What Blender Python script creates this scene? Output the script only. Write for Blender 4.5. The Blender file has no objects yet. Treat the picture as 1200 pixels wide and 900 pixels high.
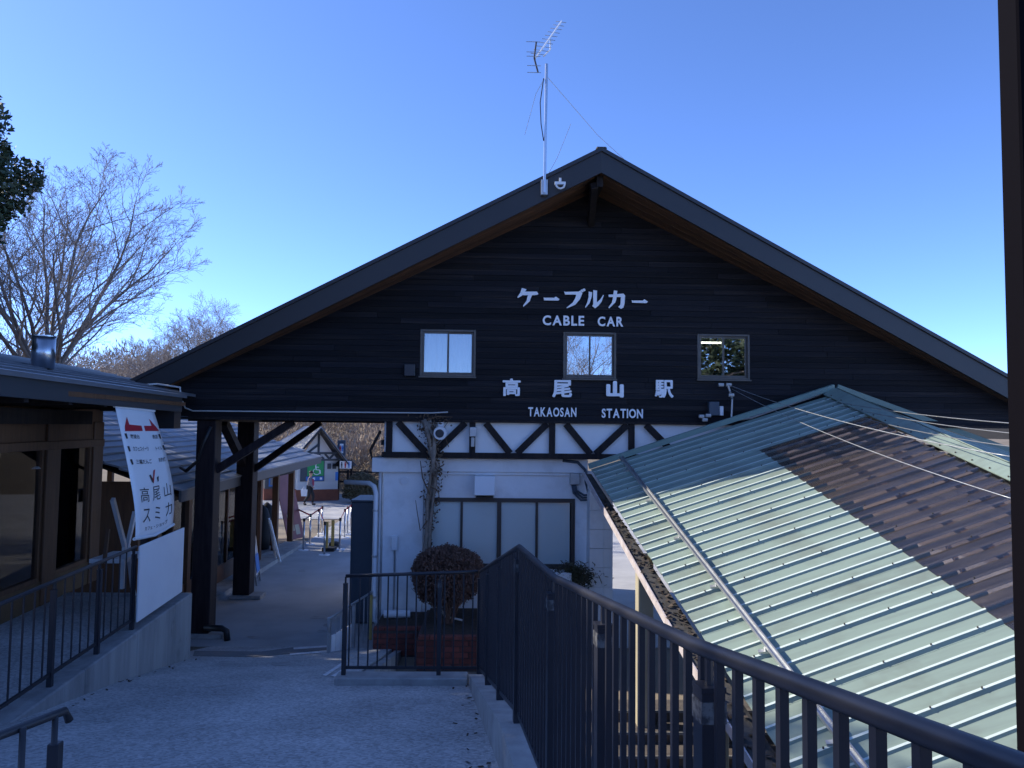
import bpy, bmesh, math, random
import numpy as np
from mathutils import Vector, Matrix
random.seed(7)
R = math.radians
SC = bpy.context.scene
COL = SC.collection

# ------------------------------------------------------------------ camera
F, CX, CY, CZ = 880.0, 600.0, 450.0, 4.2
YAW, PITCH, ROLL = R(1.6), R(3.25), R(0.65)
def _dir(u, v):
    c, s = math.cos(ROLL), math.sin(ROLL)
    u, v = c*u - s*v, s*u + c*v
    cp, sp = math.cos(PITCH), math.sin(PITCH)
    x = u; y = cp - v*sp; z = sp + v*cp
    cy, sy = math.cos(YAW), math.sin(YAW)
    return Vector((x*cy + y*sy, -x*sy + y*cy, z))
def ray(px, py): return _dir((px-CX)/F, -(py-CY)/F)
CAMP = Vector((0, 0, CZ))
def P(px, py, y): r = ray(px, py); return CAMP + r*(y/r.y)       # photo point on the plane y = const
def PZ(px, py, z): r = ray(px, py); return CAMP + r*((z-CZ)/r.z)
def PX(px, py, x): r = ray(px, py); return CAMP + r*(x/r.x)
cam = bpy.data.cameras.new('camera'); co = bpy.data.objects.new('camera', cam); COL.objects.link(co)
f0 = _dir(0, 0); xr = (_dir(1, 0) - f0).normalized(); up = (_dir(0, 1) - f0).normalized(); bk = -f0.normalized()
M3 = Matrix((xr, up, bk)).transposed().to_4x4(); M3.translation = CAMP
co.matrix_world = M3
cam.sensor_fit = 'HORIZONTAL'; cam.sensor_width = 36; cam.lens = 36*F/1200
cam.clip_start = 0.05; cam.clip_end = 3000
SC.camera = co

# ------------------------------------------------------------------ world and sun
SUN_AZ, SUN_EL = 74.0, 36.0          # degrees to the left of +Y, and up
w = bpy.data.worlds.new('World'); SC.world = w; w.use_nodes = True
nt = w.node_tree; bg = nt.nodes['Background']
sky = nt.nodes.new('ShaderNodeTexSky'); sky.sky_type = 'NISHITA'; sky.sun_disc = False
sky.sun_elevation = R(SUN_EL); sky.sun_rotation = R(-SUN_AZ)
sky.altitude = 600; sky.air_density = 0.45; sky.dust_density = 0.3; sky.ozone_density = 6.0
tint = nt.nodes.new('ShaderNodeMix'); tint.data_type = 'RGBA'; tint.blend_type = 'MULTIPLY'; tint.inputs[0].default_value = 1; tint.inputs[7].default_value = (.73, .765, .88, 1)
nt.links.new(sky.outputs[0], tint.inputs[6]); nt.links.new(tint.outputs[2], bg.inputs[0]); bg.inputs[1].default_value = 0.15
sd = bpy.data.lights.new('sun', 'SUN'); sd.energy = 2.0; sd.angle = R(0.5); sd.color = (1.0, 0.93, 0.82)
so = bpy.data.objects.new('sun', sd); COL.objects.link(so); so.location = (-30, 10, 30)
SDIR = Vector((-math.sin(R(SUN_AZ))*math.cos(R(SUN_EL)), math.cos(R(SUN_AZ))*math.cos(R(SUN_EL)), math.sin(R(SUN_EL))))
so.rotation_euler = SDIR.to_track_quat('Z', 'Y').to_euler()
vs = SC.view_settings; vs.view_transform = 'Standard'; vs.look = 'None'; vs.exposure = 1.78; vs.gamma = 1
vs.use_curve_mapping = False
SC.cycles.max_bounces = 8; SC.cycles.transparent_max_bounces = 16
SC.cycles.use_denoising = True

# ------------------------------------------------------------------ materials
MATS = {}
def mat(name, c, rough=0.6, metal=0.0, c2=None, scale=4.0, stretch=(1, 1, 1), detail=6, lo=0.35, hi=0.7, bump=0.0, bscale=None,
        spec=0.5, rnd=0.0, c3=None, s3=0.6, lo3=.5, hi3=.75, bstretch=None, emit=None):
    m = bpy.data.materials.new(name); m.use_nodes = True; t = m.node_tree; b = t.nodes['Principled BSDF']
    b.inputs['Roughness'].default_value = rough; b.inputs['Metallic'].default_value = metal
    b.inputs['Specular IOR Level'].default_value = spec
    c = tuple(c) + (1,)
    out = None
    tc = t.nodes.new('ShaderNodeNewGeometry').outputs['Position']
    def noise(sc, st, det):
        mp = t.nodes.new('ShaderNodeMapping'); mp.inputs['Scale'].default_value = st; t.links.new(tc, mp.inputs[0])
        n = t.nodes.new('ShaderNodeTexNoise'); n.inputs['Scale'].default_value = sc; n.inputs['Detail'].default_value = det
        n.inputs['Roughness'].default_value = .62
        t.links.new(mp.outputs[0], n.inputs['Vector']); return n.outputs['Fac']
    def mixc(a, bcol, fac_socket, lo_, hi_):
        rp = t.nodes.new('ShaderNodeMapRange'); rp.inputs[1].default_value = lo_; rp.inputs[2].default_value = hi_
        t.links.new(fac_socket, rp.inputs[0])
        mx = t.nodes.new('ShaderNodeMix'); mx.data_type = 'RGBA'; t.links.new(rp.outputs[0], mx.inputs[0])
        if isinstance(a, tuple): mx.inputs[6].default_value = a
        else: t.links.new(a, mx.inputs[6])
        mx.inputs[7].default_value = bcol
        return mx.outputs[2]
    cur = c
    if c2: cur = mixc(cur, tuple(c2)+(1,), noise(scale, stretch, detail), lo, hi)
    if c3: cur = mixc(cur, tuple(c3)+(1,), noise(s3, (1, 1, 1), 4), lo3, hi3)
    if rnd:
        oi = t.nodes.new('ShaderNodeObjectInfo'); hs = t.nodes.new('ShaderNodeHueSaturation')
        mr = t.nodes.new('ShaderNodeMapRange'); mr.inputs[3].default_value = 1-rnd; mr.inputs[4].default_value = 1+rnd
        t.links.new(oi.outputs['Random'], mr.inputs[0]); t.links.new(mr.outputs[0], hs.inputs['Value'])
        if isinstance(cur, tuple): hs.inputs['Color'].default_value = cur
        else: t.links.new(cur, hs.inputs['Color'])
        cur = hs.outputs[0]
    if isinstance(cur, tuple): b.inputs['Base Color'].default_value = cur
    else: t.links.new(cur, b.inputs['Base Color'])
    if bump:
        bn = t.nodes.new('ShaderNodeBump'); bn.inputs['Strength'].default_value = bump; bn.inputs['Distance'].default_value = .02
        t.links.new(noise(bscale or scale*3, bstretch or stretch, 5), bn.inputs['Height']); t.links.new(bn.outputs[0], b.inputs['Normal'])
    if emit:
        b.inputs['Emission Color'].default_value = tuple(emit[0])+(1,); b.inputs['Emission Strength'].default_value = emit[1]
    MATS[name] = m
    return m
def glass(name, tint=(1, 1, 1), gloss=0.12, rough=0.02, tr=1.0, body=None, ior=1.5):
    # window glass: see-through, with a fresnel mirror on top; body = (colour, share) for frosted or dusty panes
    m = bpy.data.materials.new(name); m.use_nodes = True; t = m.node_tree; t.nodes.remove(t.nodes['Principled BSDF'])
    o = t.nodes['Material Output']
    tb = t.nodes.new('ShaderNodeBsdfTransparent'); tb.inputs[0].default_value = tuple(x*tr for x in tint)+(1,)
    g = t.nodes.new('ShaderNodeBsdfGlossy'); g.inputs['Roughness'].default_value = rough; g.inputs[0].default_value = (1, 1, 1, 1)
    base = tb.outputs[0]
    if body:
        d = t.nodes.new('ShaderNodeBsdfDiffuse'); d.inputs[0].default_value = tuple(body[0])+(1,)
        tl = t.nodes.new('ShaderNodeBsdfTranslucent'); tl.inputs[0].default_value = tuple(body[0])+(1,)
        a = t.nodes.new('ShaderNodeMixShader'); a.inputs[0].default_value = .35
        t.links.new(d.outputs[0], a.inputs[1]); t.links.new(tl.outputs[0], a.inputs[2])
        mm = t.nodes.new('ShaderNodeMixShader'); mm.inputs[0].default_value = body[1]
        t.links.new(base, mm.inputs[1]); t.links.new(a.outputs[0], mm.inputs[2]); base = mm.outputs[0]
        if len(body) > 2:      # weathered: blotches and streaks of grime along the ribs
            ge = t.nodes.new('ShaderNodeNewGeometry'); mp = t.nodes.new('ShaderNodeMapping'); mp.inputs['Scale'].default_value = (.45, 3.2, 1)
            n = t.nodes.new('ShaderNodeTexNoise'); n.inputs['Scale'].default_value = .9; n.inputs['Detail'].default_value = 4; n.inputs['Roughness'].default_value = .55
            t.links.new(ge.outputs['Position'], mp.inputs[0]); t.links.new(mp.outputs[0], n.inputs['Vector'])
            r1 = t.nodes.new('ShaderNodeMapRange'); r1.inputs[1].default_value = .36; r1.inputs[2].default_value = .68; r1.inputs[3].default_value = body[1]*.5; r1.inputs[4].default_value = body[1]*1.9
            t.links.new(n.outputs['Fac'], r1.inputs[0]); t.links.new(r1.outputs[0], mm.inputs[0])
            cm = t.nodes.new('ShaderNodeMix'); cm.data_type = 'RGBA'; cm.inputs[6].default_value = tuple(body[0])+(1,); cm.inputs[7].default_value = tuple(body[2])+(1,)
            n2 = t.nodes.new('ShaderNodeTexNoise'); n2.inputs['Scale'].default_value = 1.1; n2.inputs['Detail'].default_value = 4; t.links.new(mp.outputs[0], n2.inputs['Vector'])
            r2 = t.nodes.new('ShaderNodeMapRange'); r2.inputs[1].default_value = .45; r2.inputs[2].default_value = .7; t.links.new(n2.outputs['Fac'], r2.inputs[0]); t.links.new(r2.outputs[0], cm.inputs[0])
            t.links.new(cm.outputs[2], d.inputs[0]); t.links.new(cm.outputs[2], tl.inputs[0])
    fr = t.nodes.new('ShaderNodeFresnel'); fr.inputs[0].default_value = ior
    ad = t.nodes.new('ShaderNodeMath'); ad.operation = 'ADD'; ad.use_clamp = True; ad.inputs[1].default_value = gloss
    t.links.new(fr.outputs[0], ad.inputs[0])
    mx = t.nodes.new('ShaderNodeMixShader'); t.links.new(ad.outputs[0], mx.inputs[0])
    t.links.new(base, mx.inputs[1]); t.links.new(g.outputs[0], mx.inputs[2]); t.links.new(mx.outputs[0], o.inputs[0])
    MATS[name] = m; return m

mat('board', (.009, .0085, .011), .7, spec=.22, c2=(.036, .028, .024), scale=1.7, stretch=(.3, 6, 10), lo=.5, hi=.82, bump=.25, bscale=6, rnd=.5)
mat('darkmetal', (.020, .020, .025), .45, c2=(.03, .028, .03), scale=1.2)
mat('fasciametal', (.019, .018, .020), .45, c2=(.026, .024, .025), scale=.8, stretch=(1, 1, 1))
mat('soffit', (.15, .07, .034), .65, c2=(.075, .035, .019), scale=2.2, stretch=(.5, 6, 2), bump=.2, rnd=.3)
mat('darktimber', (.011, .009, .011), .65, spec=.2, c2=(.032, .024, .02), scale=3, stretch=(5, 5, .6), bump=.2)
mat('postdark', (.0035, .0028, .0045), .8, spec=.05)  # taken near black so the colour stands for shade on the post
mat('pillar', (.014, .009, .012), .6, spec=.2, c2=(.033, .025, .026), scale=3, stretch=(5, 5, .5), bump=.15)
mat('white', (.84, .84, .84), .75, c2=(.74, .74, .74), scale=1.2, c3=(.55, .53, .50), s3=1.7, lo3=.5, hi3=.9, bump=.1, bscale=30)
mat('panelwhite', (.84, .84, .83), .7, c2=(.76, .76, .75), scale=1.4)
mat('letter', (.85, .86, .88), .45)
mat('alu', (.115, .10, .085), .45, metal=.2, c2=(.085, .075, .065), scale=6)
mat('brownframe', (.05, .038, .033), .5)
mat('pipe', (.72, .73, .74), .4)
mat('steel', (.55, .56, .58), .28, metal=1, c2=(.4, .41, .43), scale=2, stretch=(6, 6, .4))
mat('galv', (.5, .51, .52), .42, metal=.75, c2=(.40, .41, .41), scale=9)
mat('greenrib', (.60, .68, .61), .38, c2=(.50, .57, .50), scale=2.5, stretch=(.4, 3, 1), lo=.5, hi=.8)  # paler than the pans: sun highlight on the ribs put into the colour
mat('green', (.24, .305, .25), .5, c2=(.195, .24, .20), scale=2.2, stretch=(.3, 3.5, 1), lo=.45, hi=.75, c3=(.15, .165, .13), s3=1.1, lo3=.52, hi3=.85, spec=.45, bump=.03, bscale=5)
mat('greentrim', (.24, .34, .29), .5, c2=(.2, .27, .24), scale=2)
mat('gutter', (.075, .07, .065), .7, c2=(.03, .028, .025), scale=7, bump=.5)
mat('gutterlip', (.62, .56, .54), .5, c2=(.45, .38, .36), scale=8)
mat('litter', (.075, .055, .042), .9, c2=(.05, .036, .028), scale=30)
mat('yellowwood', (.50, .38, .18), .7, c2=(.36, .26, .12), scale=4, stretch=(5, 1, 5))
mat('beige', (.46, .41, .29), .6, c2=(.38, .33, .23), scale=3)
mat('concrete', (.27, .27, .265), .9, c2=(.19, .19, .185), scale=1.1, c3=(.12, .12, .115), s3=.8, lo3=.52, hi3=.8, bump=.35, bscale=40)
mat('wallconc', (.33, .325, .315), .9, c2=(.19, .19, .185), scale=1.4, stretch=(2.2, 2.2, .35), lo=.42, hi=.72, c3=(.08, .08, .075), s3=1.6, lo3=.58, hi3=.8, bump=.4, bscale=22)
mat('kerb', (.40, .39, .37), .9, c2=(.27, .26, .25), scale=3.5, c3=(.18, .18, .17), s3=2.2, lo3=.55, hi3=.8, bump=.4, bscale=25)
mat('navy', (.014, .015, .022), .42, c2=(.022, .022, .028), scale=5, spec=.5)
mat('brown', (.055, .045, .040), .38, c2=(.085, .07, .06), scale=5, spec=.6)
mat('tape', (.12, .12, .12), .8, c2=(.03, .03, .035), scale=22, lo=.42, hi=.55)
mat('brick', (.20, .055, .038), .85, c2=(.13, .038, .03), scale=8, bump=.4, rnd=.3)
mat('mortar', (.10, .075, .065), .95, c2=(.07, .055, .05), scale=12)
mat('soil', (.07, .045, .03), .95, c2=(.03, .02, .014), scale=9, bump=.8)
mat('roofmetal', (.20, .215, .24), .42, metal=.35, c2=(.16, .17, .19), scale=1.5, rnd=.12)
mat('shoproof', (.22, .235, .265), .6, c2=(.165, .175, .195), scale=1.4, c3=(.17, .175, .18), s3=.5, rnd=.14)
mat('eavemetal', (.040, .047, .055), .45)
mat('shopfascia', (.075, .08, .088), .5)
mat('framewood', (.15, .068, .03), .55, c2=(.085, .04, .019), scale=3, stretch=(6, 6, .6), bump=.2)
mat('kickwood', (.16, .095, .04), .6, c2=(.1, .06, .03), scale=3)
mat('dark', (.012, .012, .013), .8)
mat('interior', (.035, .033, .03), .9)
mat('vinyl', (.80, .80, .80), .5, c2=(.74, .74, .75), scale=1.5)
mat('red', (.42, .02, .035), .5)
mat('ink', (.03, .03, .035), .6)
mat('cabinet', (.055, .075, .10), .45, c2=(.045, .062, .085), scale=1.2)
mat('reddull', (.28, .105, .10), .6, c2=(.22, .08, .08), scale=2)
mat('signgreen', (.02, .33, .10), .5)
mat('signblue', (.03, .17, .50), .5)
mat('ropered', (.45, .03, .04), .6)
mat('yellowboard', (.52, .38, .12), .6)
mat('bark', (.20, .165, .14), .9, c2=(.11, .09, .075), scale=8, bump=.4)
mat('twig', (.27, .235, .215), .9, c2=(.19, .16, .145), scale=1.5)
mat('evergreen', (.020, .036, .014), .6, c2=(.045, .068, .025), scale=.9)
mat('drybrush', (.40, .32, .25), .9, c2=(.25, .19, .135), scale=.2, c3=(.07, .075, .04), s3=.08, lo3=.55, hi3=.65)
mat('bushgreen', (.06, .06, .03), .85, c2=(.10, .08, .05), scale=2)
mat('shrubtwig', (.115, .060, .042), .8, c2=(.18, .10, .07), scale=10)
mat('vineleaf', (.13, .08, .045), .9, c2=(.07, .045, .03), scale=9)
mat('vinestem', (.28, .23, .19), .9, c2=(.16, .13, .10), scale=14)
mat('earth', (.25, .205, .15), .95, c2=(.17, .14, .10), scale=.5)
mat('palepaving', (.50, .485, .46), .9, c2=(.42, .41, .39), scale=1.2, bump=.3, bscale=40)
mat('asphalt', (.42, .415, .405), .9, c2=(.32, .315, .31), scale=.9, c3=(.49, .485, .475), s3=.35, lo3=.5, hi3=.75, bump=.35, bscale=60)
mat('patch', (.19, .192, .195), .9, c2=(.16, .16, .163), scale=3, bump=.3, bscale=60)
mat('linewhite', (.72, .72, .72), .8, c2=(.35, .35, .35), scale=14, lo=.5, hi=.75)
mat('skin', (.45, .26, .18), .6)
mat('jacket', (.16, .15, .17), .8)
mat('jacketred', (.32, .05, .09), .8)
mat('black', (.012, .012, .014), .7)
mat('siding', (.62, .62, .61), .7, rnd=.06)
mat('redbase', (.26, .085, .045), .8, c2=(.2, .065, .04), scale=4)
mat('steptread', (.12, .10, .085), .9, c2=(.06, .05, .045), scale=4, bump=.4)
mat('cable', (.48, .47, .45), .6)
mat('blackcable', (.015, .015, .016), .5)
mat('tube', (.8, .85, .8), .5, emit=((.95, 1, .85), 1.3))
glass('poly', tint=(.86, .76, .66), gloss=.02, ior=1.4, rough=.25, tr=.95, body=((.15, .12, .105), .20, (.34, .265, .20)))
glass('pane', gloss=.10)
glass('panecafe', gloss=.0, ior=1.22, tr=.75, tint=(.9, .95, 1))
glass('panefrost', gloss=.05, rough=.05, body=((.84, .92, .90), .97))
glass('panemirror', gloss=.30, rough=.015)
glass('panegable', gloss=.16, rough=.03, body=((.40, .42, .43), .28))

# aggregate concrete of the ramp: speckled, worn pale and stained dark
def ramp_mat():
    m = mat('rampconc', (.44, .43, .415), .92, c2=(.31, .305, .295), scale=1.1, c3=(.52, .51, .49), s3=.75, lo3=.48, hi3=.8, bump=.35, bscale=60)
    t = m.node_tree; b = t.nodes['Principled BSDF']; src = b.inputs['Base Color'].links[0].from_socket
    v = t.nodes.new('ShaderNodeTexVoronoi'); v.inputs['Scale'].default_value = 42
    g = t.nodes.new('ShaderNodeNewGeometry'); t.links.new(g.outputs['Position'], v.inputs['Vector'])
    hs = t.nodes.new('ShaderNodeSeparateColor'); t.links.new(v.outputs['Color'], hs.inputs[0])
    mr = t.nodes.new('ShaderNodeMapRange'); mr.inputs[3].default_value = .72; mr.inputs[4].default_value = 1.32
    t.links.new(hs.outputs[0], mr.inputs[0])
    h = t.nodes.new('ShaderNodeHueSaturation'); t.links.new(src, h.inputs['Color']); t.links.new(mr.outputs[0], h.inputs['Value'])
    t.links.new(h.outputs[0], b.inputs['Base Color'])
ramp_mat()

# ------------------------------------------------------------------ mesh helpers
ORI = {}
class MB:
    def __init__(s): s.v = []; s.f = []
    def add(s, vs, fs):
        n = len(s.v); s.v += [Vector(v) for v in vs]; s.f += [[i+n for i in f] for f in fs]; return s
    def hexa(s, p):   # p[0:4] bottom loop, p[4:8] top loop
        return s.add(p, [(3,2,1,0),(4,5,6,7),(0,1,5,4),(1,2,6,5),(2,3,7,6),(3,0,4,7)])
    def box(s, a, b):
        x0,y0,z0 = a; x1,y1,z1 = b
        return s.hexa([(x0,y0,z0),(x1,y0,z0),(x1,y1,z0),(x0,y1,z0),(x0,y0,z1),(x1,y0,z1),(x1,y1,z1),(x0,y1,z1)])
    def beam(s, a, b, wd, ht, upv=(0, 0, 1)):   # rectangular bar from a to b
        a = Vector(a); b = Vector(b); d = (b-a).normalized(); u = Vector(upv)
        sd_ = d.cross(u)
        if sd_.length < 1e-4: sd_ = d.cross(Vector((1, 0, 0)))
        sd_.normalize(); u = sd_.cross(d).normalized()
        p = []
        for c in (a, b):
            for (i, j) in ((-1,-1),(1,-1),(1,1),(-1,1)): p.append(c + sd_*(i*wd/2) + u*(j*ht/2))
        return s.add(p, [(0,1,2,3),(7,6,5,4),(0,4,5,1),(1,5,6,2),(2,6,7,3),(3,7,4,0)])
    def tube(s, pts, r, n=8, cap=True):
        pts = [Vector(p) for p in pts]; rs = r if isinstance(r, (list, tuple)) else [r]*len(pts)
        base = len(s.v); ref = None
        for i, p in enumerate(pts):
            d = (pts[min(i+1, len(pts)-1)] - pts[max(i-1, 0)])
            if d.length < 1e-9: d = Vector((0, 0, 1))
            d.normalize()
            if ref is None: ref = d.orthogonal().normalized()
            ref = (ref - d*ref.dot(d))
            if ref.length < 1e-6: ref = d.orthogonal()
            ref.normalize(); bn = d.cross(ref)
            for k in range(n):
                a = 2*math.pi*k/n; s.v.append(p + (ref*math.cos(a) + bn*math.sin(a))*rs[i])
        for i in range(len(pts)-1):
            for k in range(n):
                a = base+i*n+k; b = base+i*n+(k+1) % n
                s.f.append([a, b, b+n, a+n])
        if cap:
            s.f.append([base+k for k in range(n)][::-1]); e = base+(len(pts)-1)*n; s.f.append([e+k for k in range(n)])
        return s
    def prism(s, poly, ext):   # poly: 3D loop, ext: vector
        n = len(poly); e = Vector(ext); vs_ = [Vector(p) for p in poly]; vs_ += [p+e for p in vs_]
        return s.add(vs_, [list(range(n)), list(range(2*n-1, n-1, -1))] + [(i, i+n, (i+1) % n+n, (i+1) % n) for i in range(n)])
    def quad(s, a, b, c, d): return s.add([a, b, c, d], [(0, 1, 2, 3)])
def fixn(me):
    bm = bmesh.new(); bm.from_mesh(me); bmesh.ops.recalc_face_normals(bm, faces=bm.faces); bm.to_mesh(me); bm.free()
def mk(name, mb, m, parent=None, smooth=False, bevel=0.0, norm=True, **props):
    o3 = ORI.get(parent.name, Vector((0, 0, 0))) if parent else Vector((0, 0, 0))
    me = bpy.data.meshes.new(name); me.from_pydata([tuple(v-o3) for v in mb.v], [], mb.f)
    if norm and len(mb.f) < 60000: fixn(me)
    mm = MATS[m] if isinstance(m, str) else m
    me.materials.append(mm)
    if smooth: me.polygons.foreach_set('use_smooth', [True]*len(me.polygons))
    o = bpy.data.objects.new(name, me); COL.objects.link(o)
    if parent: o.parent = parent; ORI[o.name] = o3
    if bevel:
        b = o.modifiers.new('bevel', 'BEVEL'); b.width = bevel; b.segments = 1; b.limit_method = 'ANGLE'
    for k, v in props.items(): o[k] = v
    return o
def inst(src, parent=None, loc=None, mw=None):   # copy of one object sharing its mesh
    c = src.copy(); COL.objects.link(c)
    if parent: c.parent = parent; ORI[c.name] = ORI.get(parent.name, Vector((0, 0, 0)))
    if loc is not None: c.location = loc
    return c
def tag(o, label, cat, group=None, kind=None):
    if label: o['label'] = label
    if cat: o['category'] = cat
    if group: o['group'] = group
    if kind: o['kind'] = kind
    return o
def thing(name, label, cat, loc, group=None):
    o = bpy.data.objects.new(name, None); COL.objects.link(o); o.location = loc; o.empty_display_size = .2
    ORI[o.name] = Vector(loc); return tag(o, label, cat, group)
def struct(name, mb, m, **k): o = mk(name, mb, m, **k); o['kind'] = 'structure'; return o
def copy_thing(root, loc, label=None, group=None, rotz=None, scale=None):
    r = root.copy(); COL.objects.link(r); r.location = loc; ORI[r.name] = Vector(loc)
    if label: r['label'] = label
    if group: r['group'] = group
    if rotz is not None: r.rotation_euler = (0, 0, rotz)
    if scale: r.scale = (scale,)*3 if not isinstance(scale, tuple) else scale
    for ch in list(root.children):
        c = ch.copy(); COL.objects.link(c); c.parent = r
        for g in list(ch.children):
            d = g.copy(); COL.objects.link(d); d.parent = c
    return r
def lerp(a, b, t): return a + (b-a)*t
BX = (0, 0, 0)

# ------------------------------------------------------------------ text
def text_mesh(ch, offset=0.0):
    cu = bpy.data.curves.new('t', 'FONT'); cu.body = ch; cu.offset = offset; cu.resolution_u = 4; cu.size = 1
    ob = bpy.data.objects.new('t', cu); COL.objects.link(ob)
    dg = bpy.context.evaluated_depsgraph_get(); dg.update()
    me = bpy.data.meshes.new_from_object(ob.evaluated_get(dg)); bpy.data.objects.remove(ob)
    vs_ = [v.co.copy() for v in me.vertices]; fs = [list(p.vertices) for p in me.polygons]
    bpy.data.meshes.remove(me)
    return vs_, fs
def text_on(ch, origin, ux, uy, wd, ht, ext, offset=0.0, xr=None):
    """mesh of a text whose bounding box fills wd x ht from origin along unit vectors ux, uy; ext = depth vector"""
    vs_, fs = text_mesh(ch, offset)
    x0 = min(v.x for v in vs_); x1 = max(v.x for v in vs_); y0 = min(v.y for v in vs_); y1 = max(v.y for v in vs_)
    mb = MB(); o = Vector(origin); ux = Vector(ux); uy = Vector(uy); e = Vector(ext)
    pts = [o + ux*((v.x-x0)/(x1-x0)*wd) + uy*((v.y-y0)/(y1-y0)*ht) for v in vs_]
    n = len(pts)
    if e.length < 1e-6: return mb.add(pts, fs)
    cnt = {}
    for f in fs:
        for i in range(len(f)): cnt[(f[i], f[(i+1) % len(f)])] = 1
    side = [(a, b) for (a, b) in cnt if (b, a) not in cnt]
    return mb.add(pts + [p+e for p in pts], [[i+n for i in f] for f in fs] + [[a, b, b+n, a+n] for a, b in side])
def word(parent, s, origin, wd, ht, m, ux=Vector((1, 0, 0)), uy=Vector((0, 0, 1)), ext=Vector((0, -.02, 0)), offset=.02, gap=.12):
    """letters as parts, cap height ht, total width wd"""
    ws = []
    for c in s:
        vs_, _ = text_mesh(c, offset); xs = [v.x for v in vs_]; ys = [v.y for v in vs_]
        ws.append((max(xs)-min(xs), max(ys)-min(ys)))
    tot = sum(a for a, _ in ws) + gap*(len(s)-1)
    k = wd/tot; x = 0
    for c, (a, b) in zip(s, ws):
        mb = text_on(c, Vector(origin)+Vector(ux)*x, ux, uy, a*k, ht, ext, offset)
        mk('letter', mb, m, parent, norm=False); x += (a+gap)*k

# ------------------------------------------------------------------ ramp profile and ground
def G(y):
    pts = [(-30, 2.98), (-6, 2.96), (0, 2.5), (5.6, 1.76), (9.3, 1.08), (14.6, 0.0), (40, 0.0)]
    for (a, za), (b, zb) in zip(pts, pts[1:]):
        if y <= b: return za + (zb-za)*(y-a)/(b-a)
    return 0.0
def PG(px, py, dz=0.0):     # photo point on the ramp / lower path surface
    r = ray(px, py); lo, hi = 0.5, 60
    for _ in range(60):
        m_ = (lo+hi)/2; p = CAMP + r*(m_/r.y)
        if p.z > G(p.y)+dz: lo = m_
        else: hi = m_
    p = CAMP + r*(lo/r.y); return p
g = MB()
g.quad((-400, -400, -.03), (-6.2, -400, -.03), (-6.2, 400, -.03), (-400, 400, -.03))
g.quad((-6.2, -400, -.03), (.5, -400, -.03), (.5, 400, -.03), (-6.2, 400, -.03))
g.quad((.5, 11.9, -.03), (9.5, 11.9, -.03), (9.5, 400, -.03), (.5, 400, -.03))
g.quad((9.5, 11.9, -.03), (400, 11.9, -.03), (400, 400, -.03), (9.5, 400, -.03))
g.quad((9.5, -3, -5.2), (400, -3, -9), (400, 11.9, -.03), (9.5, 11.9, -.03)); g.quad((9.5, -400, -9), (400, -400, -9), (400, -3, -9), (9.5, -3, -5.2))
g.quad((.5, -400, -9), (9.5, -400, -9), (9.5, -3, -5.2), (.5, -3, -5.2))
struct('ground', g, 'earth')
pz = MB(); pz.box((1.1, -40, 2.6), (26, -3.2, 2.97)); pz.box((-12, -40, 2.6), (1.1, -6.2, 2.975)); struct('upper_plaza', pz, 'palepaving')  # unseen pale plaza behind the camera, added to bounce sunlight
pz = MB(); pz.box((9.6, -3, -.6), (34, 11.8, .0)); struct('platform', pz, 'palepaving')  # flat pale floor right of the stairs, added to bounce sunlight onto the gable
p_ = MB(); p_.box((-6.55, 14.6, -.02), (16, 60, 0.0)); p_.box((-20, 34, -.02), (-6.55, 60, 0.001))
struct('path', p_, 'asphalt')
def strip(x0, x1, ys, zoff, thick, m, name, **k):
    mb = MB()
    for a, b in zip(ys, ys[1:]):
        mb.hexa([(x0(a), a, G(a)-thick), (x1(a), a, G(a)-thick), (x1(b), b, G(b)-thick), (x0(b), b, G(b)-thick),
                 (x0(a), a, G(a)+zoff), (x1(a), a, G(a)+zoff), (x1(b), b, G(b)+zoff), (x0(b), b, G(b)+zoff)])
    return struct(name, mb, m, **k)
# fence plan:  (x, y, rail z, foot z)
KP = [(-.10, 9.30, 2.43, 1.20), (.22, 5.50, 3.33, 2.09), (.36, 4.13, 3.38, 2.14), (.565, 2.07, 3.61, 2.37), (.785, -.1, 3.93, 2.68), (1.0, -2.2, 4.23, 2.98)]
def kx(y):
    for a, b in zip(KP, KP[1:]):
        if b[1] <= y <= a[1]: return lerp(a[0], b[0], (y-a[1])/(b[1]-a[1]))
    return KP[0][0] if y > KP[0][1] else KP[-1][0]
rm = MB()
ys = [-30, -6, -2, 0, 1, 2, 3, 4, 4.8, 5.6, 6.5, 7.4, 8.3, 9.3, 9.42]
for a, b in zip(ys, ys[1:]):
    rm.hexa([(-1.75, a, -.1), (kx(a)+.05, a, -.1), (kx(b)+.05, b, -.1), (-1.75, b, -.1), (-1.75, a, G(a)), (kx(a)+.05, a, G(a)), (kx(b)+.05, b, G(b)), (-1.75, b, G(b))])
ys = [-30, -6, -2, 0, 2, 4, 5.6, 7.4, 9.3, 11, 12.8, 14.6]
for a, b in zip(ys, ys[1:]):
    rm.hexa([(-5.2, a, -.1), (-1.75, a, -.1), (-1.75, b, -.1), (-5.2, b, -.1), (-5.2, a, G(a)), (-1.75, a, G(a)), (-1.75, b, G(b)), (-5.2, b, G(b))])
bmr = rm
struct('ramp', bmr, 'rampconc')
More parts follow.
